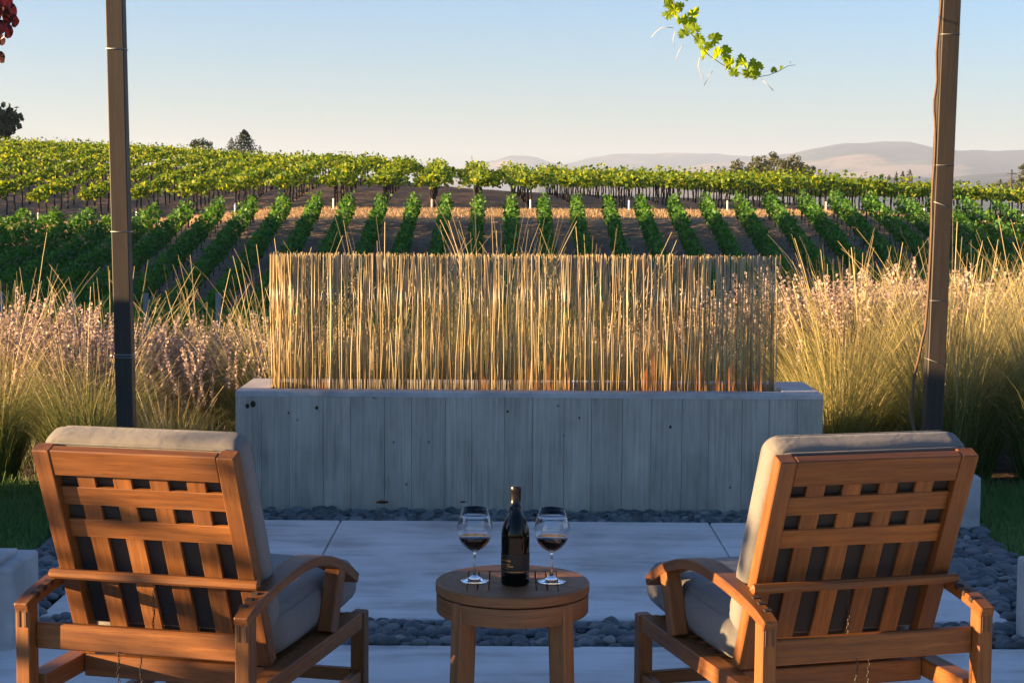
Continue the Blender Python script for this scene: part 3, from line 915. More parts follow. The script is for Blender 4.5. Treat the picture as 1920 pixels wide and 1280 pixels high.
# reeds
sr = empty('reed_screen', (0, 9.07, PH - .09)); tag(sr, 'screen of upright golden reeds standing in the long concrete planter', 'reed screen')
r = np.random.default_rng(11)
TOP = 1.314 - (PH - .09)
allreeds = []
for i in range(1050):
    x = -1.262 + 2.66 * ((i + r.uniform(-.9, .9)) / 1050) ** 1.12 if i > 0 else -1.262
    x = float(np.clip(x, -1.262, 1.398))
    y = r.choice([-.028, -.008, .012, .034, .055]) + r.uniform(-.008, .008)
    allreeds.append((y, x))
allreeds.sort()
def reed(mb, x, y, seed):
    q = np.random.default_rng(seed)
    rad = q.uniform(.0011, .0021) * (1.6 if q.random() < .12 else 1)
    lx, ly = q.normal(0, .016) * (1 + 2 * (q.random() < .08)), q.normal(0, .010)
    h = TOP + q.normal(0, .006)
    ws = q.normal(0, .006, 3)
    pts = [(x, y, -.02), (x + lx * .33 + ws[0], y + ly * .33, h * .33), (x + lx * .66 + ws[1], y + ly * .66, h * .66), (x + lx, y + ly, h)]
    b = q.random()
    nv = len(mb.v)
    tube(mb, pts, [rad, rad * .95, rad * .9, rad * .85], 6, True)
    for j in range(nv, len(mb.v)): mb.g[j] = (mb.g[j][0] + seed * 1.7, mb.g[j][1] * 200, b)
for i, (y, x) in enumerate(allreeds[:100]):
    m = MB(); reed(m, x, y, i); m.build('reed', M['reed'], sr)
m = MB()
for i, (y, x) in enumerate(allreeds[100:]): reed(m, x, y, 100 + i)
o = m.build('reed', M['reed'], sr); o['kind'] = 'stuff'

# gas flames low behind the reeds
def flame(x, y, h, w, seed, label):
    q = random.Random(seed); V = []; F = []; G = []
    n = 9; sg = 10
    for i in range(n):
        t = i / (n - 1); rad = w * (math.sin(math.pi * (t ** .6) * .93 + .12)) * (1 - t * .35)
        cx = .02 * math.sin(t * 4 + seed) * t; 
        for k in range(sg):
            a = 2 * math.pi * k / sg
            V.append((cx + rad * math.cos(a), rad * .6 * math.sin(a), h * t)); G.append((t, 0, 0))
    for i in range(n - 1):
        for k in range(sg): F.append((i * sg + k, i * sg + (k + 1) % sg, (i + 1) * sg + (k + 1) % sg, (i + 1) * sg + k))
    mb = MB(); mb.add(V, F, G, True)
    tag(mb.build('gas_flame', M['flame'], None, (x, y, PH - .08)), label, 'flame', 'orange flames behind the reeds')
for i, (px, h, w) in enumerate(((600, .10, .03), (905, .14, .022), (1002, .20, .028), (1030, .19, .022), (1062, .16, .018), (1218, .24, .03), (1246, .15, .02), (1312, .17, .022), (1352, .14, .018), (1372, .19, .02), (1422, .15, .02))):
    flame((px - 960) / 3250 * 9.25, 9.17 + .03 * (i % 3), h * 1.05 + .04, w * 1.5, i, 'low orange gas flame burning behind the reeds in the planter')
# dry leaf on the right rim and dry leaves in the pebbles
def curl_leaf(name, loc, s, rz, label, mat):
    V = []; F = []
    n = 8
    for i in range(n + 1):
        t = i / n * 2 - 1; w = (1 - t * t) ** .7 * .5
        for j, q in enumerate((-1, -.5, 0, .5, 1)):
            V.append((t * s, q * w * s, abs(q) ** 1.5 * w * s * .8 + .15 * s * t * t))
    for i in range(n):
        for j in range(4): F.append((i * 5 + j, i * 5 + j + 1, (i + 1) * 5 + j + 1, (i + 1) * 5 + j))
    mb = MB(); mb.add(V, F, None, True)
    o = mb.build(name, mat, None, loc); o.rotation_euler = (0, 0, rz); tag(o, label, 'leaf')
curl_leaf('dry_leaf', (1.40, 9.06, PH + .003), .035, 1.0, 'curled dry leaf lying on the right rim of the planter', M['tendril'])
curl_leaf('dry_leaf', (-.66, 8.80, .045), .035, .1, 'brown fallen leaf on pebbles at foot of planter, left one', M['dry_leaf'])
curl_leaf('dry_leaf', (-.245, 8.81, .05), .02, .6, 'small brown fallen leaf on pebbles at planter foot, behind left glass', M['dry_leaf'])

# ------------------------------------------------------------------ pergola posts, beam
def post(name, x0, y, w, xt, label, ties):
    """foot at x0 (z=.27), leaning to xt at z=2.78"""
    z0, z1 = .27, 2.78
    o = empty(name, (x0, y, z0)); tag(o, label, 'post', 'brown wooden pergola posts')
    m = MB(); dx = xt - x0
    sweep(m, [(0, 0, 0), (dx * .5, 0, (z1 - z0) * .5), (dx, 0, z1 - z0)], w, w, (1, 0, 0), .004); m.build('shaft', M['post'], o)
    for z, th, tilt in ties:
        m = MB(); c = dx * (z - z0) / (z1 - z0); hw = w / 2 + .0015
        pts = [(c - hw, -hw, z - z0), (c + hw, -hw, z - z0 - tilt), (c + hw, hw, z - z0 - tilt), (c - hw, hw, z - z0), (c - hw, -hw, z - z0)]
        for a, b in zip(pts[:-1], pts[1:]): tube(m, [a, b], th, 6)
        m.build('wire_tie', M['wire'], o)
    return o
lx = lambda z: -1.9007 - .01333 * (z - .559)
rx = lambda z: 2.1006 + .01549 * (z - .519)
post('wooden_post', lx(.27), 8.49, .083, lx(2.78), 'brown wooden post with wire ties, rising behind the left chair', ((2.317, .0032, 0), (1.436, .0024, 0), (.835, .0028, 0), (.822, .002, 0)))
post('wooden_post', rx(.27), 8.59, .087, rx(2.78), 'brown wooden post with a vine stem, rising behind the right chair', ((2.42, .002, 0), (1.785, .0015, 0), (1.605, .0025, .03), (1.12, .0012, 0), (.83, .0015, .03)))
mb = MB(); box(mb, -2.75, 2.75, 8.44, 8.55, 2.785, 2.96, .006)
tag(mb.build('pergola_beam', M['post']), 'brown wooden beam across the tops of both posts', 'beam')

# vine trunk that climbs the right post
tv = empty('grape_vine', (2.0, 8.56, -.03)); tag(tv, 'thin reddish grape vine trunk climbing the right wooden post', 'grape vine')
mb = MB()
pts = [(2.03, .0), (2.012, .45), (1.988, .56), (1.985, .60), (1.992, .66), (2.003, .76), (2.022, .87), (2.047, .98), (2.060, 1.2), (2.064, 1.5), (2.066, 1.7), (2.071, 1.9), (2.067, 2.0), (2.062, 2.1), (2.070, 2.2), (2.066, 2.33), (2.076, 2.45), (2.08, 2.6), (2.078, 2.8)]
dense = []
for i in range(len(pts) - 1):
    for f in (0, .5):
        dense.append((pts[i][0] * (1 - f) + pts[i + 1][0] * f - 2.0 + .002 * math.sin(i * 2.3 + f * 5), .004 * math.sin(i * 1.7), pts[i][1] * (1 - f) + pts[i + 1][1] * f + .03))
rads = [max(.0065, .0115 - .006 * i / 12 + .0022 * math.sin(i * 2.1)) for i in range(len(dense))]
tube(mb, dense, rads, 10)
mb.build('trunk', M['red_bark'], tv)

# hanging shoots
def grape_leaf(s, seed, lobes=True):
    q = random.Random(seed)
    if lobes:
        prof = [(0, .0), (20, .42), (38, .34), (52, .62), (66, .46), (84, .74), (100, .52), (118, .78), (134, .56), (150, .86), (165, .80), (180, 1.0)]
    else:
        prof = [(0, .02), (25, .45), (50, .62), (75, .68), (100, .70), (125, .72), (150, .74), (170, .78), (180, .82)]
    pts = []
    for a, r in prof: pts.append((r * math.sin(R(a)), -r * math.cos(R(a))))
    left = [(-x, y) for x, y in pts[-2:0:-1]]
    out = pts + left
    V = [(0, .12 * s, 0)]; F = []
    cup = q.uniform(.1, .5)
    for x, y in out:
        rr_ = math.hypot(x, y)
        V.append((x * s * q.uniform(.93, 1.07), y * s, s * (-cup * rr_ * rr_ * .5 + .08 * math.sin(x * 9 + seed))))
    n = len(out)
    for i in range(n): F.append((0, 1 + i, 1 + (i + 1) % n))
    return V, F
def shoot(name, path, rad, leaves, tendrils, label, cat, mleaf, mstem, lobes=True):
    o = empty(name, path[0]); tag(o, label, cat)
    p0 = Vector(path[0])
    mb = MB(); P = [Vector(p) - p0 for p in path]
    tube(mb, P, [rad * (1 - .7 * i / len(P)) for i in range(len(P))], 6); mb.build('stem', mstem, o)
    for i, (x, y, z, s, rx_, ry_, rz_) in enumerate(leaves):
        V, F = grape_leaf(s, i + 3, lobes)
        mb = MB(); mb.add(V, F)
        lf = mb.build('leaf', mleaf, o, Vector((x, y, z)) - p0); lf.rotation_euler = (rx_, ry_, rz_)
    for pts in tendrils:
        mb = MB(); tube(mb, [Vector(p) - p0 for p in pts], .0016, 5); mb.build('tendril', M['tendril'], o)
def at8(px, py, Y=8.2):
    a0 = px - 960; b0 = py - 640; c, s = math.cos(ROLL), math.sin(ROLL)
    a = c * a0 + s * b0; b = -s * a0 + c * b0
    x = a / FPX; u = -b / FPX
    d = (x, math.cos(PITCH) + u * math.sin(PITCH), -math.sin(PITCH) + u * math.cos(PITCH))
    return (d[0] * Y / d[1], Y, 1.62 + d[2] * Y / d[1])
FPX = 3250.; PITCH = math.atan(272 / 3250.); ROLL = R(.36)
path = [(.70, 8.44, 2.80), (.72, 8.28, 2.68), (.742, 8.2, 2.538), (.763, 8.2, 2.469), (.800, 8.2, 2.41), (.839, 8.2, 2.371), (.88, 8.21, 2.32), (.916, 8.2, 2.28), (.97, 8.19, 2.243), (1.022, 8.2, 2.214), (1.08, 8.2, 2.195), (1.142, 8.2, 2.183), (1.197, 8.2, 2.193), (1.242, 8.2, 2.211), (1.286, 8.2, 2.236), (1.32, 8.2, 2.241)]
q = random.Random(5)
lv = []
spec = [(1246, 4, .8), (1262, 6, .9), (1284, 2, .7), (1256, 18, .9), (1266, 28, 1.), (1250, 36, .9), (1277, 20, .8), (1270, 42, .9), (1280, 48, .9), (1297, 36, 1.05), (1290, 60, .9), (1283, 72, .9), (1304, 64, .85), (1312, 82, .8), (1336, 80, 1.05), (1322, 108, 1.), (1316, 90, .8), (1346, 110, 1.05), (1362, 104, .9), (1370, 128, 1.), (1384, 132, 1.05), (1396, 128, .9), (1376, 146, .8), (1408, 138, 1.1), (1418, 148, .9), (1424, 134, .7), (1451, 140, .5), (1466, 134, .33), (1482, 124, .22), (1300, 48, .7), (1330, 96, .7), (1358, 118, .8), (1390, 120, .7), (1402, 148, .9), (1412, 128, .7)]
for px, py, s in spec:
    x, y, z = at8(px, py, 8.2 + q.uniform(-.05, .05))
    lv.append((x, y, z + .015, .050 * s, R(90 + q.uniform(-45, 45)), R(q.uniform(-60, 60)), R(q.uniform(-50, 50))))
td = []
for a in (((1262, 52), (1240, 52), (1228, 62), (1222, 70)), ((1266, 58), (1262, 74), (1264, 88)), ((1282, 84), (1272, 98), (1268, 112)), ((1312, 108), (1309, 125), (1318, 145), (1321, 160), (1330, 140), (1336, 134)), ((1428, 148), (1440, 160), (1450, 170))):
    td.append([at8(p[0], p[1], 8.2 + .01 * i) for i, p in enumerate(a)])
shoot('vine_shoot', path, .0035, lv, td, 'hanging yellow green grape vine shoot with curled tendrils, against the sky', 'vine shoot', M['shoot_leaf'], M['stem'])
lv = []
for px, py, s in ((2, 8, 1.), (-8, 22, 1.1), (12, 14, .9), (16, 30, 1.1), (4, 38, 1.1), (-14, 40, 1.2), (22, 50, .95), (10, 68, 1.05), (-6, 60, 1.1), (-16, 80, 1.), (0, 84, .8), (-10, 104, 1.), (-2, 118, .85), (-14, 122, .8)):
    x, y, z = at8(px, py, 8.2 + q.uniform(-.06, .06))
    lv.append((x, y, z + .02, .052 * s, R(90 + q.uniform(-40, 40)), R(q.uniform(-60, 60)), R(q.uniform(-60, 60))))
shoot('vine_shoot', [(-2.46, 8.44, 2.80), (-2.44, 8.3, 2.68), (-2.43, 8.2, 2.53), (-2.41, 8.2, 2.42), (-2.43, 8.2, 2.32), (-2.42, 8.2, 2.2)], .004, lv, [], 'dark red round leaved shoot hanging in at the top left corner', 'vine shoot', M['red_leaf'], M['red_bark'], False)

# ------------------------------------------------------------------ bunch grasses
def clump(seed, n_leaf, n_stalk, hl, hs, spread, fine):
    r = np.random.default_rng(seed)
    def roots(n, rad):
        a = r.uniform(0, 6.283, n); d = rad * np.sqrt(r.random(n))
        return np.stack([d * np.cos(a), d * np.sin(a), np.zeros(n)], 1), a + r.normal(0, .7, n)
    p1, a1 = roots(n_leaf, .20)
    A = blades(n_leaf, p1, r.uniform(.6, 1.1, n_leaf) * hl, r.uniform(.0028, .0055, n_leaf), np.abs(r.normal(.10, .16, n_leaf)), r.uniform(.5, 2.1, n_leaf) * spread, a1, 7, 0.0, seed + 1)
    nf = int(n_leaf * fine); p3_, a3 = roots(nf, .18)
    Cc = blades(nf, p3_, r.uniform(.8, 1.12, nf) * hs * .80, r.uniform(.002, .0034, nf), np.abs(r.normal(.10, .20, nf)), r.uniform(.1, 1.25, nf) * spread, a3, 7, .55, seed + 5, .4)
    A = join([A, Cc])
    p2, a2 = roots(n_stalk, .16)
    B = blades(n_stalk, p2, r.uniform(.70, 1.08, n_stalk) * hs, r.uniform(.0036, .0062, n_stalk), np.abs(r.normal(.12, .24, n_stalk)), r.uniform(.0, 1.0, n_stalk) * spread, a2, 8, 1.0, seed + 2, .6)
    return A, B
grass_var = []
for i in range(8):
    A, B = clump(100 + i * 7, 1500, 52, .98, 1.38, 1.0, .42 if i < 4 else .05)
    grass_var.append((mesh_np('foliage', *A), mesh_np('flower_stalks', *B)))
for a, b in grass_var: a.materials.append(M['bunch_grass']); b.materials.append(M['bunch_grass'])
cl_no = 0
GL, GR, GB = 'bunch grasses left of the planter', 'bunch grasses right of the planter', 'bunch grasses behind the planter'
def grass(x, y, s, sz, label, group):
    global cl_no
    a, b = grass_var[cl_no % 4 + (0 if group == GR else 4)]; cl_no += 1
    o = empty('bunch_grass', (x, y, float(ground(x, y))), cl_no * 2.1); tag(o, label, 'ornamental grass', group)
    o.scale = (s, s, s * sz)
    link('foliage', a, None, o); st = link('flower_stalks', b, None, o); st['kind'] = 'stuff'
    return o
grass(-2.98, 9.75, .90, .95, 'green arching grass clump at the left edge, behind the lawn', GL)
grass(-2.36, 9.62, .88, .94, 'green arching grass clump left of the left post, behind the lawn', GL)
grass(-1.80, 9.12, .60, .92, 'low green grass clump between the left post and the planter', GL)
grass(-2.62, 11.3, .98, .93, 'straw grass clump with tall stalks, left of the left post', GL)
grass(-1.98, 11.2, .98, .93, 'straw grass clump just behind the left post', GL)
grass(-1.38, 10.3, .98, 1.02, 'straw grass clump fanning out beside the left end of the reeds', GL)
grass(-3.3, 11.5, 1.0, .98, 'straw grass clump far left behind the first row', GL)
grass(1.9, 9.95, .85, .98, 'golden grass clump at the right end of the planter', GR)
grass(2.52, 9.85, 1.05, 1.0, 'large golden grass clump just right of the right post', GR)
grass(3.1, 9.75, 1.08, 1.0, 'large golden grass clump at the right edge, behind the lawn', GR)
grass(2.1, 10.6, 1.15, .98, 'golden grass clump behind the right post', GR)
grass(2.82, 10.8, 1.1, 1.05, 'tall golden grass clump with long stalks, right of the right post', GR)
grass(3.42, 10.6, 1.1, 1.05, 'tall golden grass clump cut by the right edge, second row', GR)
grass(-.75, 10.7, .98, 1.12, 'straw grass clump behind the left third of the reeds', GB)
grass(-.05, 10.9, 1.0, 1.3, 'straw grass clump with splayed stalks behind the middle of the reeds', GB)
grass(.45, 10.75, .9, 1.2, 'straw grass clump behind the reeds, right of the middle', GB)
grass(1.15, 10.8, .88, 1.08, 'straw grass clump behind the right end of the reeds', GB)
# clumps added beyond the left edge of the frame to shade the patio
for i, (x, y, s, sz) in enumerate(((-3.8, 8.1, 1.0, 1.0), (-4.4, 7.8, 1.1, 1.0), (-3.7, 7.3, 1.0, .95), (-4.3, 6.8, 1.05, .98), (-3.9, 6.2, 1.0, .95), (-4.7, 6.0, 1.1, 1.0), (-4.9, 7.2, 1.1, 1.05), (-4.4, 5.4, .9, .9))):
    grass(x, y, s, sz, 'bunch grass added beyond the left edge, unseen, to shade the patio', 'unseen bunch grasses added for shade')
for i, (x, y) in enumerate(((-4.6, 4.9), (-4.2, 4.3), (-4.7, 3.8), (-4.25, 3.2), (-4.6, 2.6), (-4.3, 2.0))):
    grass(x, y, .62, .78, 'low bunch grass added beyond the left edge, unseen, to shade the patio', 'unseen low bunch grasses added for shade')

# ------------------------------------------------------------------ flowering sage behind the grasses
def sage_mesh(seed, n=230):
    r = np.random.default_rng(seed)
    a = r.uniform(0, 6.283, n); d = .34 * np.sqrt(r.random(n))
    root = np.stack([d * np.cos(a), d * np.sin(a), np.zeros(n)], 1)
    az = a + r.normal(0, .6, n); L = r.uniform(.72, 1.05, n); lean = d * 1.1 + r.uniform(0, .2, n); cv = r.uniform(-.1, .35, n)
    S = 8
    A = blades(n, root, L, np.full(n, .0045), lean, cv, az, S, 0.0, seed)
    st = (A[0], A[1], A[2])
    # flower whorls on the upper part
    P = A[0].reshape(n, S + 1, 2, 3).mean(2)
    cs = []; sz = []
    for i in range(n):
        m = r.integers(9, 15)
        for t in np.linspace(r.uniform(.68, .82), 1.0, m):
            u = np.clip(t, 0, .999) * S; k = int(u); f = u - k
            c = P[i, k] * (1 - f) + P[i, k + 1] * f
            w = .0125 * (1.7 - t) * r.uniform(.8, 1.15) * 1.25
            for _ in range(3):
                cs.append(c + r.normal(0, w * .38, 3)); sz.append(w)
    cs = np.array(cs); sz = np.array(sz); m = len(cs)
    u = r.normal(size=(m, 3)); u /= np.linalg.norm(u, axis=1)[:, None]
    v = np.cross(u, r.normal(size=(m, 3))); v /= np.linalg.norm(v, axis=1)[:, None]
    Q = np.stack([cs - u * sz[:, None], cs + v * sz[:, None] * .7, cs + u * sz[:, None], cs - v * sz[:, None] * .7], 1).reshape(-1, 3)
    F = np.arange(m * 4).reshape(-1, 4)
    rn = np.repeat(r.random(m), 4)
    fl = (Q, F, np.stack([np.full(m * 4, .5), np.ones(m * 4), rn], 1))
    return mesh_np('stems', *st), mesh_np('blossom', *fl)
sage_var = [sage_mesh(300 + i * 11) for i in range(4)]
for a, b in sage_var: a.materials.append(M['sage']); b.materials.append(M['sage'])
places = [(-3.3, 10.75, 1.06, 'at the left edge'), (-2.78, 10.45, .95, 'second from the left edge'), (-2.28, 10.6, .90, 'left of the left post'), (-1.82, 10.45, .86, 'just behind the left post'),
          (-1.5, 11.2, .92, 'left of the reeds'), (-.85, 11.8, .80, 'behind the left end of the reeds'), (-.3, 12.1, .78, 'behind the reeds, left of their middle'),
          (.25, 11.9, .80, 'behind the middle of the reeds'), (.8, 12.1, .88, 'behind the reeds, right of their middle'), (1.35, 11.6, .98, 'behind the right end of the reeds'),
          (1.85, 11.3, 1.2, 'right of the reeds'), (2.25, 11.4, 1.28, 'just left of the right post'), (2.95, 12.0, 1.24, 'right of the right post'), (3.5, 11.9, 1.24, 'at the right edge')]
for i, (x, y, s, w) in enumerate(places):
    a, b = sage_var[i % 4]
    o = empty('sage_bush', (x, y, float(ground(x, y))), i * 1.3); o.scale = (s, s, s)
    tag(o, 'pinkish mauve flowering sage bush ' + w, 'bush', 'mauve flowering bushes behind the grasses')
    link('stems', a, None, o); bl = link('blossom', b, None, o); bl['kind'] = 'stuff'
def leafquads(C, size, r, up=.3):
    m = len(C)
    u = r.normal(size=(m, 3)); u /= np.linalg.norm(u, axis=1)[:, None]
    nrm = r.normal(size=(m, 3)) + np.array([0, 0, up]); 
    v = np.cross(u, nrm); v /= np.linalg.norm(v, axis=1)[:, None]
    s = size[:, None]
    Q = np.stack([C - u * s * .55, C + v * s * .5 - u * s * .05, C + u * s * .55, C - v * s * .5 + u * s * .1], 1)
    return Q.reshape(-1, 3), np.arange(m * 4).reshape(-1, 4)
def hedge(x0, x1, y0, y1, top, seed, label):
    """added unseen hedge that blocks the low sun; top(y) is its height"""
    r = np.random.default_rng(seed); n = int((y1 - y0) * (x1 - x0 + 3) * 2600)
    y = r.uniform(y0, y1, n); h = top(y)
    C = np.stack([r.uniform(x0, x1, n), y, r.uniform(0, 1, n) * h], 1)
    tp = r.random(n) < .4; C[tp, 2] = h[tp] + r.normal(0, .02, tp.sum())
    sd_ = (~tp) & (r.random(n) < .6); C[sd_, 0] = np.where(r.random(sd_.sum()) < .5, x0, x1) + r.normal(0, .02, sd_.sum())
    cx, cy = (x0 + x1) / 2, (y0 + y1) / 2
    o = empty('added_shade_hedge', (cx, cy, -.03)); tag(o, label, 'hedge')
    V, F = leafquads(C - np.array([cx, cy, 0]), r.uniform(.03, .055, n), r)
    link('foliage', mesh_np('foliage', V, F), M['oak_leaf'], o)
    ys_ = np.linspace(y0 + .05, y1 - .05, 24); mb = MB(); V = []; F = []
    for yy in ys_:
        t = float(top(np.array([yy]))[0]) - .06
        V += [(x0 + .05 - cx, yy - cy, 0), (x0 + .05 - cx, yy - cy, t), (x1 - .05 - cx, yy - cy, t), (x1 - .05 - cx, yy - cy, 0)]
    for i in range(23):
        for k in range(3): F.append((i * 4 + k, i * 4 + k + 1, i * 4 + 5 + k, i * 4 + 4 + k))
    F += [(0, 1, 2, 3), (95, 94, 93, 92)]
    mb.add(V, F); mb.build('sun_block_core', M['bark'], o)
def trunk_mesh(h, rad, seed):
    q = random.Random(seed); mb = MB(); pts = []
    for i in range(5):
        t = i / 4; pts.append((q.uniform(-.03, .03) * (i > 0), q.uniform(-.03, .03) * (i > 0), h * t - .05))
    tube(mb, pts, [rad * 1.2, rad, rad * .9, rad * .95, rad * 1.1], 5)
    me = mb.build('trunk', M['bark']); d = me.data; bpy.data.objects.remove(me); return d
low_tr = [trunk_mesh(.62, .022, i) for i in range(3)]
up_tr = [trunk_mesh(1.15, .045, 10 + i) for i in range(4)]
def post_mesh(h, rad, mat):
    mb = MB(); tube(mb, [(0, 0, -.1), (0, 0, h * .5), (0, 0, h)], rad, 8, False); o = mb.build('post', mat); d = o.data; bpy.data.objects.remove(o); return d
low_post = post_mesh(1.38, .045, M['bark']); near_post = post_mesh(1.75, .06, M['greypost']); guard_me = post_mesh(.5, .05, M['guard'])
ORD = ['', 'first', 'second', 'third', 'fourth', 'fifth', 'sixth', 'seventh', 'eighth', 'ninth', 'tenth', 'eleventh', 'twelfth', 'thirteenth', 'fourteenth', 'fifteenth', 'sixteenth', 'seventeenth', 'eighteenth', 'nineteenth', 'twentieth', 'twenty-first', 'twenty-second']
def lump(y, seed, n=4, f0=.5):
    q = np.random.default_rng(seed); s = 0
    for i in range(n):
        s = s + np.sin(y * f0 * (1.7 ** i) * q.uniform(.8, 1.2) + q.uniform(0, 6.28)) / (i + 1.2)
    return s / 2

hedge(-6.1, -5.8, 4.25, 8.85, lambda y: np.minimum(1.6 + .35 * smooth(5.2, 6.5, y), .71 + .852 * (8.88 - y)), 61, 'unseen sloping hedge added beyond the lawn to shade the planter front')  # added blocker, top sloped to shade the planter front but not the reeds
hedge(-6.1, -5.8, 2.9, 4.23, lambda y: .92 + .03 * np.sin(y * 5), 62, 'unseen low hedge added beyond the chairs to shade the ground')
# shaded low block, hedge-trained rows that run straight uphill
SP = 1.577
for k in range(-16, 18):
    x0 = -.08 + SP * k; r = np.random.default_rng(900 + k)
    y0 = 38.0
    n = int((YE - y0) * 125)
    y = r.uniform(y0, YE, n)
    near = np.clip((YE - y) / (YE - y0), 0, 1)
    th = r.uniform(0, 6.283, n); rad = np.sqrt(r.uniform(.25, 1, n))
    hw = (.34 + .06 * lump(y, k + 50)); hh = .44 + .08 * lump(y, k + 90, 5, 1.3)
    x = x0 + np.cos(th) * rad * hw
    z = .86 + np.sin(th) * rad * hh
    # shoots that stick out
    sh = r.random(n) < .10
    z = np.where(sh, 1.25 + r.random(n) * .22, z); x = np.where(sh, x0 + r.normal(0, .14, n), x)
    zg = ground(x0, y)
    C = np.stack([x - x0, y - y0, z + zg], 1)
    V, F = leafquads(C, r.uniform(.11, .19, n), r)
    if k == 0: w = 'low shaded vine row running straight uphill behind the bottle'
    else: w = 'low shaded vine row, %s %s of the one behind the bottle' % (ORD[abs(k)], 'right' if k > 0 else 'left')
    o = empty('vine_row', (x0, y0, 0)); tag(o, w, 'vine row', 'low vine rows in the shaded block')
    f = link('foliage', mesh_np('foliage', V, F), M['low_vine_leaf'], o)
    for j, yy in enumerate(np.arange(YE - .9, 60, -1.15)):
        tr = link('trunk', low_tr[j % 3], None, o, (r.normal(0, .03), yy - y0, float(ground(x0, yy)))); tr.rotation_euler = (0, 0, j * 1.9)
    link('post', low_post, None, o, (0, YE - .1 - y0, float(ground(x0, YE - .1))))
    link('post', near_post, None, o, (0, -.4, float(ground(x0, y0 - .4))))

# tall block on the slope above the headland
SU = 2.548
for k in range(-20, 13):
    x0 = -1.63 + SU * k; r = np.random.default_rng(1500 + k)
    xm = x0 - 2
    yend = float(np.interp(x0, [-60, -50, -25, -14, 0, 15, 30], [186, 184, 182, 182, 186, 186, 186]))
    n = int((yend - YU) * 64)
    y = YU - .5 + (yend - YU) * r.random(n) ** 1.25
    xr = x0 - .033 * (y - YU)
    th = r.uniform(0, 6.283, n); rad = np.sqrt(r.uniform(.2, 1, n))
    hw = (.42 if k < -6 else .55) + .16 * lump(y, k + 500, 4, .9); hh = .27 + .14 * lump(y, k + 700, 4, 1.1)
    x = np.cos(th) * rad * hw; z = 1.42 + np.sin(th) * rad * hh
    # drooping arms and upright shoots
    sh = r.random(n); vig = np.clip(.5 + lump(y, k + 33, 3, 2.2), 0, 1)
    z = np.where(sh < .14, 1.5 + r.random(n) * .65 * vig, z)
    out = (sh > .22) & (sh < (.29 if k < -6 else .44))
    x = np.where(out, np.sign(r.normal(size=n)) * ((.4 if k < -6 else .55) + .55 * r.random(n) * (.4 + vig)), x); z = np.where(out, 1.15 + .3 * r.random(n), z)
    zg = ground(xr, y)
    C = np.stack([x + xr - x0, y - YU, z + zg], 1)
    V, F = leafquads(C, r.uniform(.13, .24, n), r)
    # k = 0 is the row just right of the open alley at the crest
    if k >= 0: w = 'tall sunlit-ended vine row on the slope, %s right of the open alley' % ORD[k + 1]
    else: w = 'tall sunlit-ended vine row on the slope, %s left of the open alley' % ORD[-k]
    o = empty('vine_row', (x0, YU, 0)); tag(o, w, 'vine row', 'tall vine rows on the slope above the headland')
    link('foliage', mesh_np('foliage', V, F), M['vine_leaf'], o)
    nt_ = 26 if k < -4 else 20
    for j in range(nt_):
        yy = YU + .1 + j * 1.7
        if yy > yend - 4: break
        xx = x0 - .033 * (yy - YU)
        tr = link('trunk', up_tr[(j + k) % 4], None, o, (xx - x0 + r.normal(0, .04), yy - YU, float(ground(xx, yy)))); tr.rotation_euler = (0, 0, j * 1.7 + k)
    if k % 2 or k in (-2, 0):
        link('trunk_guard', guard_me, None, o, (0, -.05, float(ground(x0, YU))))

# mown straw on the headland
r = np.random.default_rng(77); n = 26000
hx, hy = r.uniform(-30, 30, n), r.uniform(85.6, 89.6, n)
V, F, G = blades(n, np.stack([hx, hy, ground(hx, hy)], 1), r.uniform(.06, .22, n), np.full(n, .03), r.uniform(0, .8, n), r.uniform(0, .8, n), S=2, kind=1.0, seed=78)
tag(link('straw', mesh_np('straw', V, F, G), M['headland']), 'dry mown tan grass on the headland strip between the vine blocks', 'dry grass', kind='stuff')

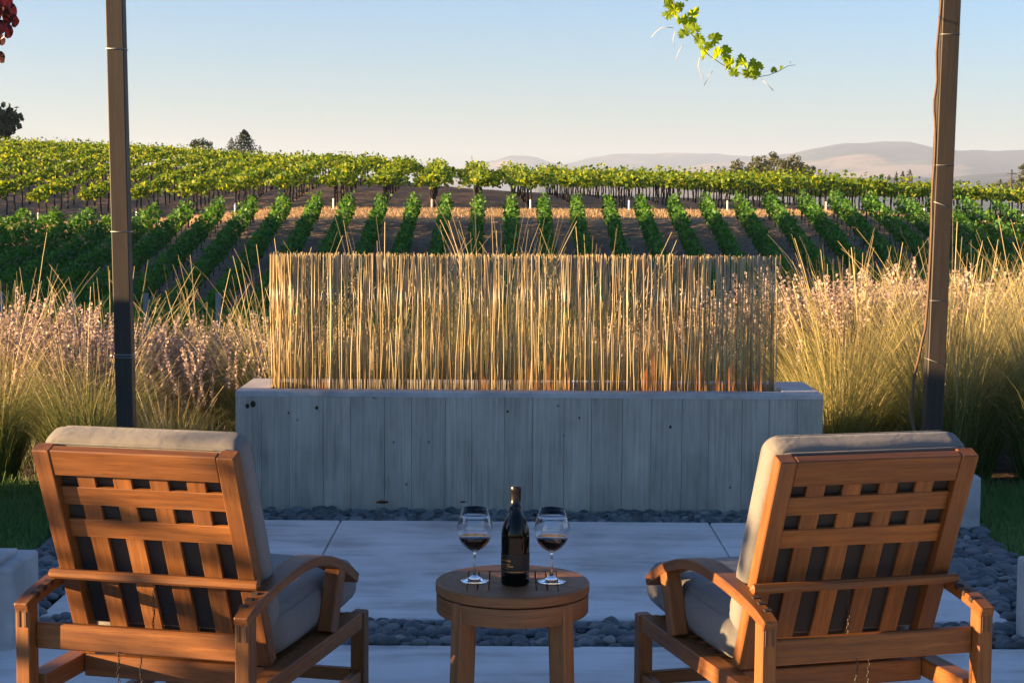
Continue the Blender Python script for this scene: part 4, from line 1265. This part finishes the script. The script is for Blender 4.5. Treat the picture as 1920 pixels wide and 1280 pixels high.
# ------------------------------------------------------------------ far trees
def tree(name, x, y, top, wid, kind, seed, label, group=None, zb=None, nleaf=2600, trunk_show=.25):
    r = np.random.default_rng(seed)
    z0 = float(ground(x, y)) if zb is None else zb
    H_ = top - z0
    o = empty(name, (x, y, z0)); tag(o, label, 'tree', group)
    mb = MB()
    if kind == 'conifer':
        tube(mb, [(0, 0, -.5), (0, 0, H_ * .5), (0, 0, H_ * .97)], [H_ * .022, H_ * .014, .02], 7)
        n = nleaf; t = r.random(n) ** .75
        t = 1 - t * .93
        whorl = .5 + .5 * np.sin(t * 75 + r.uniform(0, 6)); prof = (1 - t) ** .62 * 1.75
        lump_ = 1 + .25 * np.sin(np.arange(n) % 7)
        a = r.integers(0, 17, n) * .3696 + r.normal(0, .12, n) + t * 9
        d = wid * .5 * prof * np.sqrt(r.uniform(.05, 1, n)) * (.68 + .32 * whorl) * (1 + .25 * np.sin(a * 3 + seed))
        C = np.stack([np.cos(a) * d, np.sin(a) * d, H_ * t - d * .22], 1)
        V, F = leafquads(C, r.uniform(.035, .07, n) * H_ * .9, r); mat = M['conifer_leaf']
    else:
        th = H_ * .3
        tube(mb, [(0, 0, -.5), (wid * .02, 0, th * .5), (-wid * .01, 0, th), (wid * .03, 0, H_ * .7)], [wid * .05, wid * .04, wid * .035, wid * .012], 8)
        nb = 34; cs = []
        for i in range(nb):
            a = r.uniform(0, 6.283); el = r.uniform(-1.15, 1.0); rr_ = r.uniform(.45, .95)
            cx, cy, cz = math.cos(a) * wid * .5 * rr_ * math.sqrt(max(0, 1 - max(el, 0) ** 2)), math.sin(a) * wid * .5 * rr_ * math.sqrt(max(0, 1 - max(el, 0) ** 2)), H_ * (.55 + .40 * el * rr_)
            cs.append((cx, cy, cz, r.uniform(.13, .23) * wid))
            if i < 9: tube(mb, [(0, 0, th * .8), (cx * .5, cy * .5, (th + cz) * .5), (cx, cy, cz)], [wid * .022, wid * .014, wid * .005], 6)
        cs = np.array(cs)
        n = nleaf; i = r.integers(0, nb, n)
        d = r.normal(size=(n, 3)); d /= np.linalg.norm(d, axis=1)[:, None]
        d *= (cs[i, 3] * r.uniform(.35, 1.05, n))[:, None]; d[:, 2] *= .75
        V, F = leafquads(cs[i, :3] + d, r.uniform(.05, .09, n) * wid, r); mat = M['oak_leaf'] if kind == 'oak' else M['grove_leaf']
    mb.build('trunk', M['tree_bark'], o)
    link('crown', mesh_np('crown', V, F), mat, o)
    return o
def px2(px, py, Y):
    return at8(px, py, Y)
def ptree(px, top_py, wpx, Y, kind, seed, label, group=None, name='tree', base_py=None, n=2200):
    x, _, zt = px2(px, top_py, Y)
    zb = None if base_py is None else px2(px, base_py, Y)[2]
    return tree(name, x, Y, zt, wpx / FPX * Y, kind, seed, label, group, zb, n)
ptree(-38, 192, 150, 215, 'oak', 1, 'dark oak tree cut by the left edge above the vines', None, 'oak_tree', 285, 2300)
ptree(380, 254, 44, 240, 'oak', 2, 'small round tree on the crest, left of the conifers', None, 'broadleaf_tree', 300, 900)
gc = 'conifers on the crest at the left'
ptree(458, 243, 50, 260, 'conifer', 3, 'tall dark conifer on the left crest, largest of its group', gc, 'conifer_tree', 305, 2400)
ptree(434, 258, 20, 262, 'conifer', 4, 'slim conifer touching the left side of the tallest conifer', gc, 'conifer_tree', 302, 700)
ptree(487, 273, 17, 265, 'conifer', 5, 'tiny conifer on the crest, right of the tallest conifer', gc, 'conifer_tree', 306, 400)
gg = 'trees of the grove on the far hill'
for i, (px, py, w, lab) in enumerate(((1386, 295, 36, 'small olive green tree at the left end of the grove'), (1424, 288, 52, 'rounded olive green tree, second from the left in the grove'), (1452, 283, 42, 'tallest olive green tree in the middle of the grove'), (1482, 291, 56, 'broad olive green tree right of the tallest in the grove'), (1510, 304, 44, 'dark low tree at the right end of the grove'))):
    ptree(px, py, w, 330 + 8 * (i % 3), 'grove', 20 + i, lab, gg, 'broadleaf_tree', 345, 1500)
ptree(1352, 317, 30, 345, 'grove', 31, 'low brownish bush tree just left of the grove', gg, 'broadleaf_tree', 345, 500)
gr = 'small dark trees on the horizon right of the grove'
ptree(1536, 319, 14, 380, 'conifer', 32, 'small dark tree right of the grove, left one of two', gr, 'conifer_tree', 345, 300)
ptree(1549, 317, 14, 385, 'conifer', 33, 'small dark tree right of the grove, right one of two', gr, 'conifer_tree', 345, 300)
g3 = 'conifers left of the right post'
for i, (px, py, w, lab) in enumerate(((1667, 327, 18, 'low dark tree at the left of the conifers near right post'), (1681, 322, 13, 'slim conifer second from the left near the right post'), (1693, 320, 12, 'slim conifer third from the left near the right post'), (1706, 318, 19, 'largest conifer of those just left of the right post'))):
    ptree(px, py, w, 400 + 6 * i, 'conifer', 40 + i, lab, g3, 'conifer_tree', 362, 500)
ptree(1831, 341, 9, 420, 'conifer', 50, 'lone tiny conifer between the right post and right edge', None, 'conifer_tree', 366, 200)
g4 = 'brownish trees at the right edge'
ptree(1876, 336, 34, 300, 'grove', 51, 'brownish round tree left of the pole at right edge', g4, 'broadleaf_tree', 372, 900)
ptree(1899, 332, 30, 304, 'grove', 52, 'brownish round tree behind the pole at right edge', g4, 'broadleaf_tree', 372, 800)
ptree(1925, 305, 44, 290, 'grove', 53, 'tall pale tree cut by the right edge', g4, 'broadleaf_tree', 372, 1200)
for i, (x, y, top, w) in enumerate(((-8.2, 3.7, 3.1, 1.5),)):
    tree('added_shade_tree', x, y, top, w, 'oak', 90 + i, 'unseen small olive tree added beyond the left edge to dapple the left chair', None, -.03, 300)  # unseen, added so its crown dapples the sun on the left chair
mb = MB(); x, _, zt = px2(1897, 318, 298); zb = px2(1897, 372, 298)[2]
tube(mb, [(0, 0, 0), (0, 0, (zt - zb) * .5), (0, 0, zt - zb)], .14, 8); tube(mb, [(-.9, 0, zt - zb - .7), (.9, 0, zt - zb - .7)], .07, 6)
tag(mb.build('utility_pole', M['tree_bark'], None, (x, 298, zb)), 'thin wooden utility pole among trees at the right edge', 'pole')

# ------------------------------------------------------------------ mountains
def ridge(name, Yc, depth, pts, seed, mat, base=-90, x_to=9000):
    r = np.random.default_rng(seed)
    px = np.array([p[0] for p in pts], float); py = np.array([p[1] for p in pts], float)
    X0 = np.array([px2(a, b, Yc)[0] for a, b in zip(px, py)]); Z0 = np.array([px2(a, b, Yc)[2] for a, b in zip(px, py)])
    xs = np.linspace(X0[0] - 1500, X0[-1] + 2500, 260); vs = np.linspace(-1, .6, 46)
    h = np.interp(xs, X0, Z0, left=base, right=Z0[-1])
    wob = sum(np.sin(xs * .0011 * 1.9 ** i + r.uniform(0, 6.28)) * 13 / 1.5 ** i for i in range(6))
    h = np.where(h > base + 20, h + wob * np.clip((h - base) / 300, 0, 1), h)
    XX, VV = np.meshgrid(xs, vs)
    prof = np.where(VV < 0, 1 - np.abs(VV) ** 1.15, 1 - (VV / .6) ** 2)
    nz = 0
    for i in range(7):
        f = .0006 * 1.75 ** i; a = r.uniform(0, 6.28, 4)
        nz = nz + np.abs(np.sin(XX * f + a[0] + 1.3 * np.sin(VV * 3 * f * 1500 + a[1])) * np.cos(VV * depth * f * .8 + a[2])) / 1.45 ** i
    nz = (nz / nz.max() - .35)
    Zm = base + (h[None, :] - base) * prof + nz * 120 * np.clip(np.abs(VV) * 2.4, 0, 1) * prof
    Yy = Yc + VV * depth
    V = np.stack([XX, Yy, Zm], -1).reshape(-1, 3); n = len(xs); m = len(vs)
    ii = (np.arange(m - 1)[:, None] * n + np.arange(n - 1)[None, :]).ravel()
    F = np.stack([ii, ii + 1, ii + n + 1, ii + n], 1)
    tag(link(name, mesh_np(name, V, F, None, True), mat), kind='structure')
def mountain_mat():
    k = NT('wooded_mountain')
    pos = k.n('ShaderNodeNewGeometry').outputs['Position']
    n = k.noise(k.mapv(pos, (.0011, .0009, .004)), 1, 7, .62)
    n2 = k.noise(k.mapv(pos, (.0006, .0006, .002), (40, 3, 9)), 1, 5, .6)
    c = k.ramp(n, [(.42, (.012, .02, .018)), (.52, (.035, .045, .03)), (.62, (.085, .08, .05))])
    fields = k.ramp(n2, [(.54, (0,) * 3), (.6, (1,) * 3)])
    c = k.mix(k.math('MULTIPLY', fields, .8), c, (.34, .24, .14))
    return k.done(k.principled(c, .95, None, Specular_IOR_Level=.05))
mm = mountain_mat()
ridge('mountains', 12000, 3600, [(1180, 330), (1300, 312), (1420, 298), (1480, 288), (1530, 279), (1580, 273), (1625, 269), (1660, 265), (1700, 266), (1730, 271), (1765, 279), (1800, 282), (1850, 280), (1920, 278), (2100, 284)], 3, mm)
ridge('mountains', 15500, 2800, [(820, 330), (880, 305), (930, 296), (955, 289), (985, 288), (1010, 291), (1030, 298), (1052, 305), (1080, 300), (1110, 294), (1150, 291), (1200, 290), (1260, 290), (1340, 291), (1420, 294), (1500, 290), (1700, 288), (1950, 292)], 5, mm)
ridge('hills', 7500, 2600, [(1000, 350), (1250, 346), (1400, 341), (1550, 336), (1680, 331), (1760, 338), (1840, 330), (1930, 326), (2100, 330)], 9, mm)

# ------------------------------------------------------------------ haze, sky, sun
def haze_mat(d):
    m, nt, out = newmat('haze_air')
    pv = nt.nodes.new('ShaderNodeVolumePrincipled')
    pv.inputs['Color'].default_value = (.60, .755, 1, 1); pv.inputs['Density'].default_value = d; pv.inputs['Anisotropy'].default_value = .1
    nt.links.new(pv.outputs[0], out.inputs['Volume']); return m
hb = MB()
x0, x1, y0, y1, z0, z1 = -3400, 9400, -80, 18200, -240, 470
hb.add([(x0, y0, z0), (x1, y0, z0), (x1, y1, z0), (x0, y1, z0), (x0, y0, z1), (x1, y0, z1), (x1, y1, z1), (x0, y1, z1)], [(3, 2, 1, 0), (4, 5, 6, 7), (0, 1, 5, 4), (1, 2, 6, 5), (2, 3, 7, 6), (3, 0, 4, 7)])
if HAZE:
    tag(hb.build('haze', haze_mat(HAZE)), kind='stuff')

SUN_EL, SUN_B = R(SUN_EL_D), R(SUN_B_D)    # low sun on the left, slightly towards the camera's side
sd = Vector((-math.cos(SUN_EL) * math.cos(SUN_B), -math.cos(SUN_EL) * math.sin(SUN_B), math.sin(SUN_EL)))
w = bpy.data.worlds.new('World'); scn.world = w; w.use_nodes = True
nt = w.node_tree; bg = nt.nodes['Background']
sky = nt.nodes.new('ShaderNodeTexSky'); sky.sky_type = 'NISHITA'; sky.sun_disc = False
sky.sun_elevation = SUN_EL; sky.sun_rotation = math.atan2(sd.x, sd.y)
sky.air_density = 1.0; sky.dust_density = DUST; sky.ozone_density = OZ; sky.altitude = 100
tint = nt.nodes.new('ShaderNodeMix'); tint.data_type = 'RGBA'; tint.blend_type = 'MULTIPLY'; tint.inputs[0].default_value = 1
tcw = nt.nodes.new('ShaderNodeTexCoord'); spw = nt.nodes.new('ShaderNodeSeparateXYZ'); nt.links.new(tcw.outputs['Generated'], spw.inputs[0])
rw = nt.nodes.new('ShaderNodeValToRGB'); rw.color_ramp.elements[0].position = 0; rw.color_ramp.elements[0].color = (*TINT_LOW, 1)
rw.color_ramp.elements[1].position = .13; rw.color_ramp.elements[1].color = (*TINT, 1)
nt.links.new(spw.outputs[2], rw.inputs[0]); nt.links.new(rw.outputs[0], tint.inputs[7]); nt.links.new(sky.outputs[0], tint.inputs[6]); nt.links.new(tint.outputs[2], bg.inputs[0]); bg.inputs[1].default_value = SKY
ld = bpy.data.lights.new('sun', 'SUN'); ld.energy = SUN; ld.angle = R(.5); ld.color = SUNC
lo = bpy.data.objects.new('sun', ld); COL.objects.link(lo)
lo.rotation_euler = (-sd).to_track_quat('-Z', 'Y').to_euler()

cam = bpy.data.cameras.new('camera'); co = bpy.data.objects.new('camera', cam); COL.objects.link(co)
cam.sensor_width = 36; cam.lens = FPX / 1920 * 36; cam.clip_end = 60000; cam.clip_start = .05
fwd = Vector((0, math.cos(PITCH), -math.sin(PITCH)))
up0 = Vector((0, math.sin(PITCH), math.cos(PITCH))); rt0 = Vector((1, 0, 0))
rt = rt0 * math.cos(ROLL) + up0 * math.sin(ROLL); up = up0 * math.cos(ROLL) - rt0 * math.sin(ROLL)
co.matrix_world = Matrix(((rt.x, up.x, -fwd.x, 0), (rt.y, up.y, -fwd.y, 0), (rt.z, up.z, -fwd.z, 1.62), (0, 0, 0, 1)))
cam.dof.use_dof = False
scn.camera = co
vs_ = scn.view_settings
vs_.view_transform = 'Standard'; vs_.look = 'None'; vs_.gamma = 1; vs_.use_curve_mapping = False; vs_.exposure = EXPO
c = scn.cycles
c.use_denoising = True; c.max_bounces = 16; c.diffuse_bounces = 3; c.glossy_bounces = 4; c.transmission_bounces = 14; c.transparent_max_bounces = 16; c.volume_bounces = 0
c.sample_clamp_indirect = 6
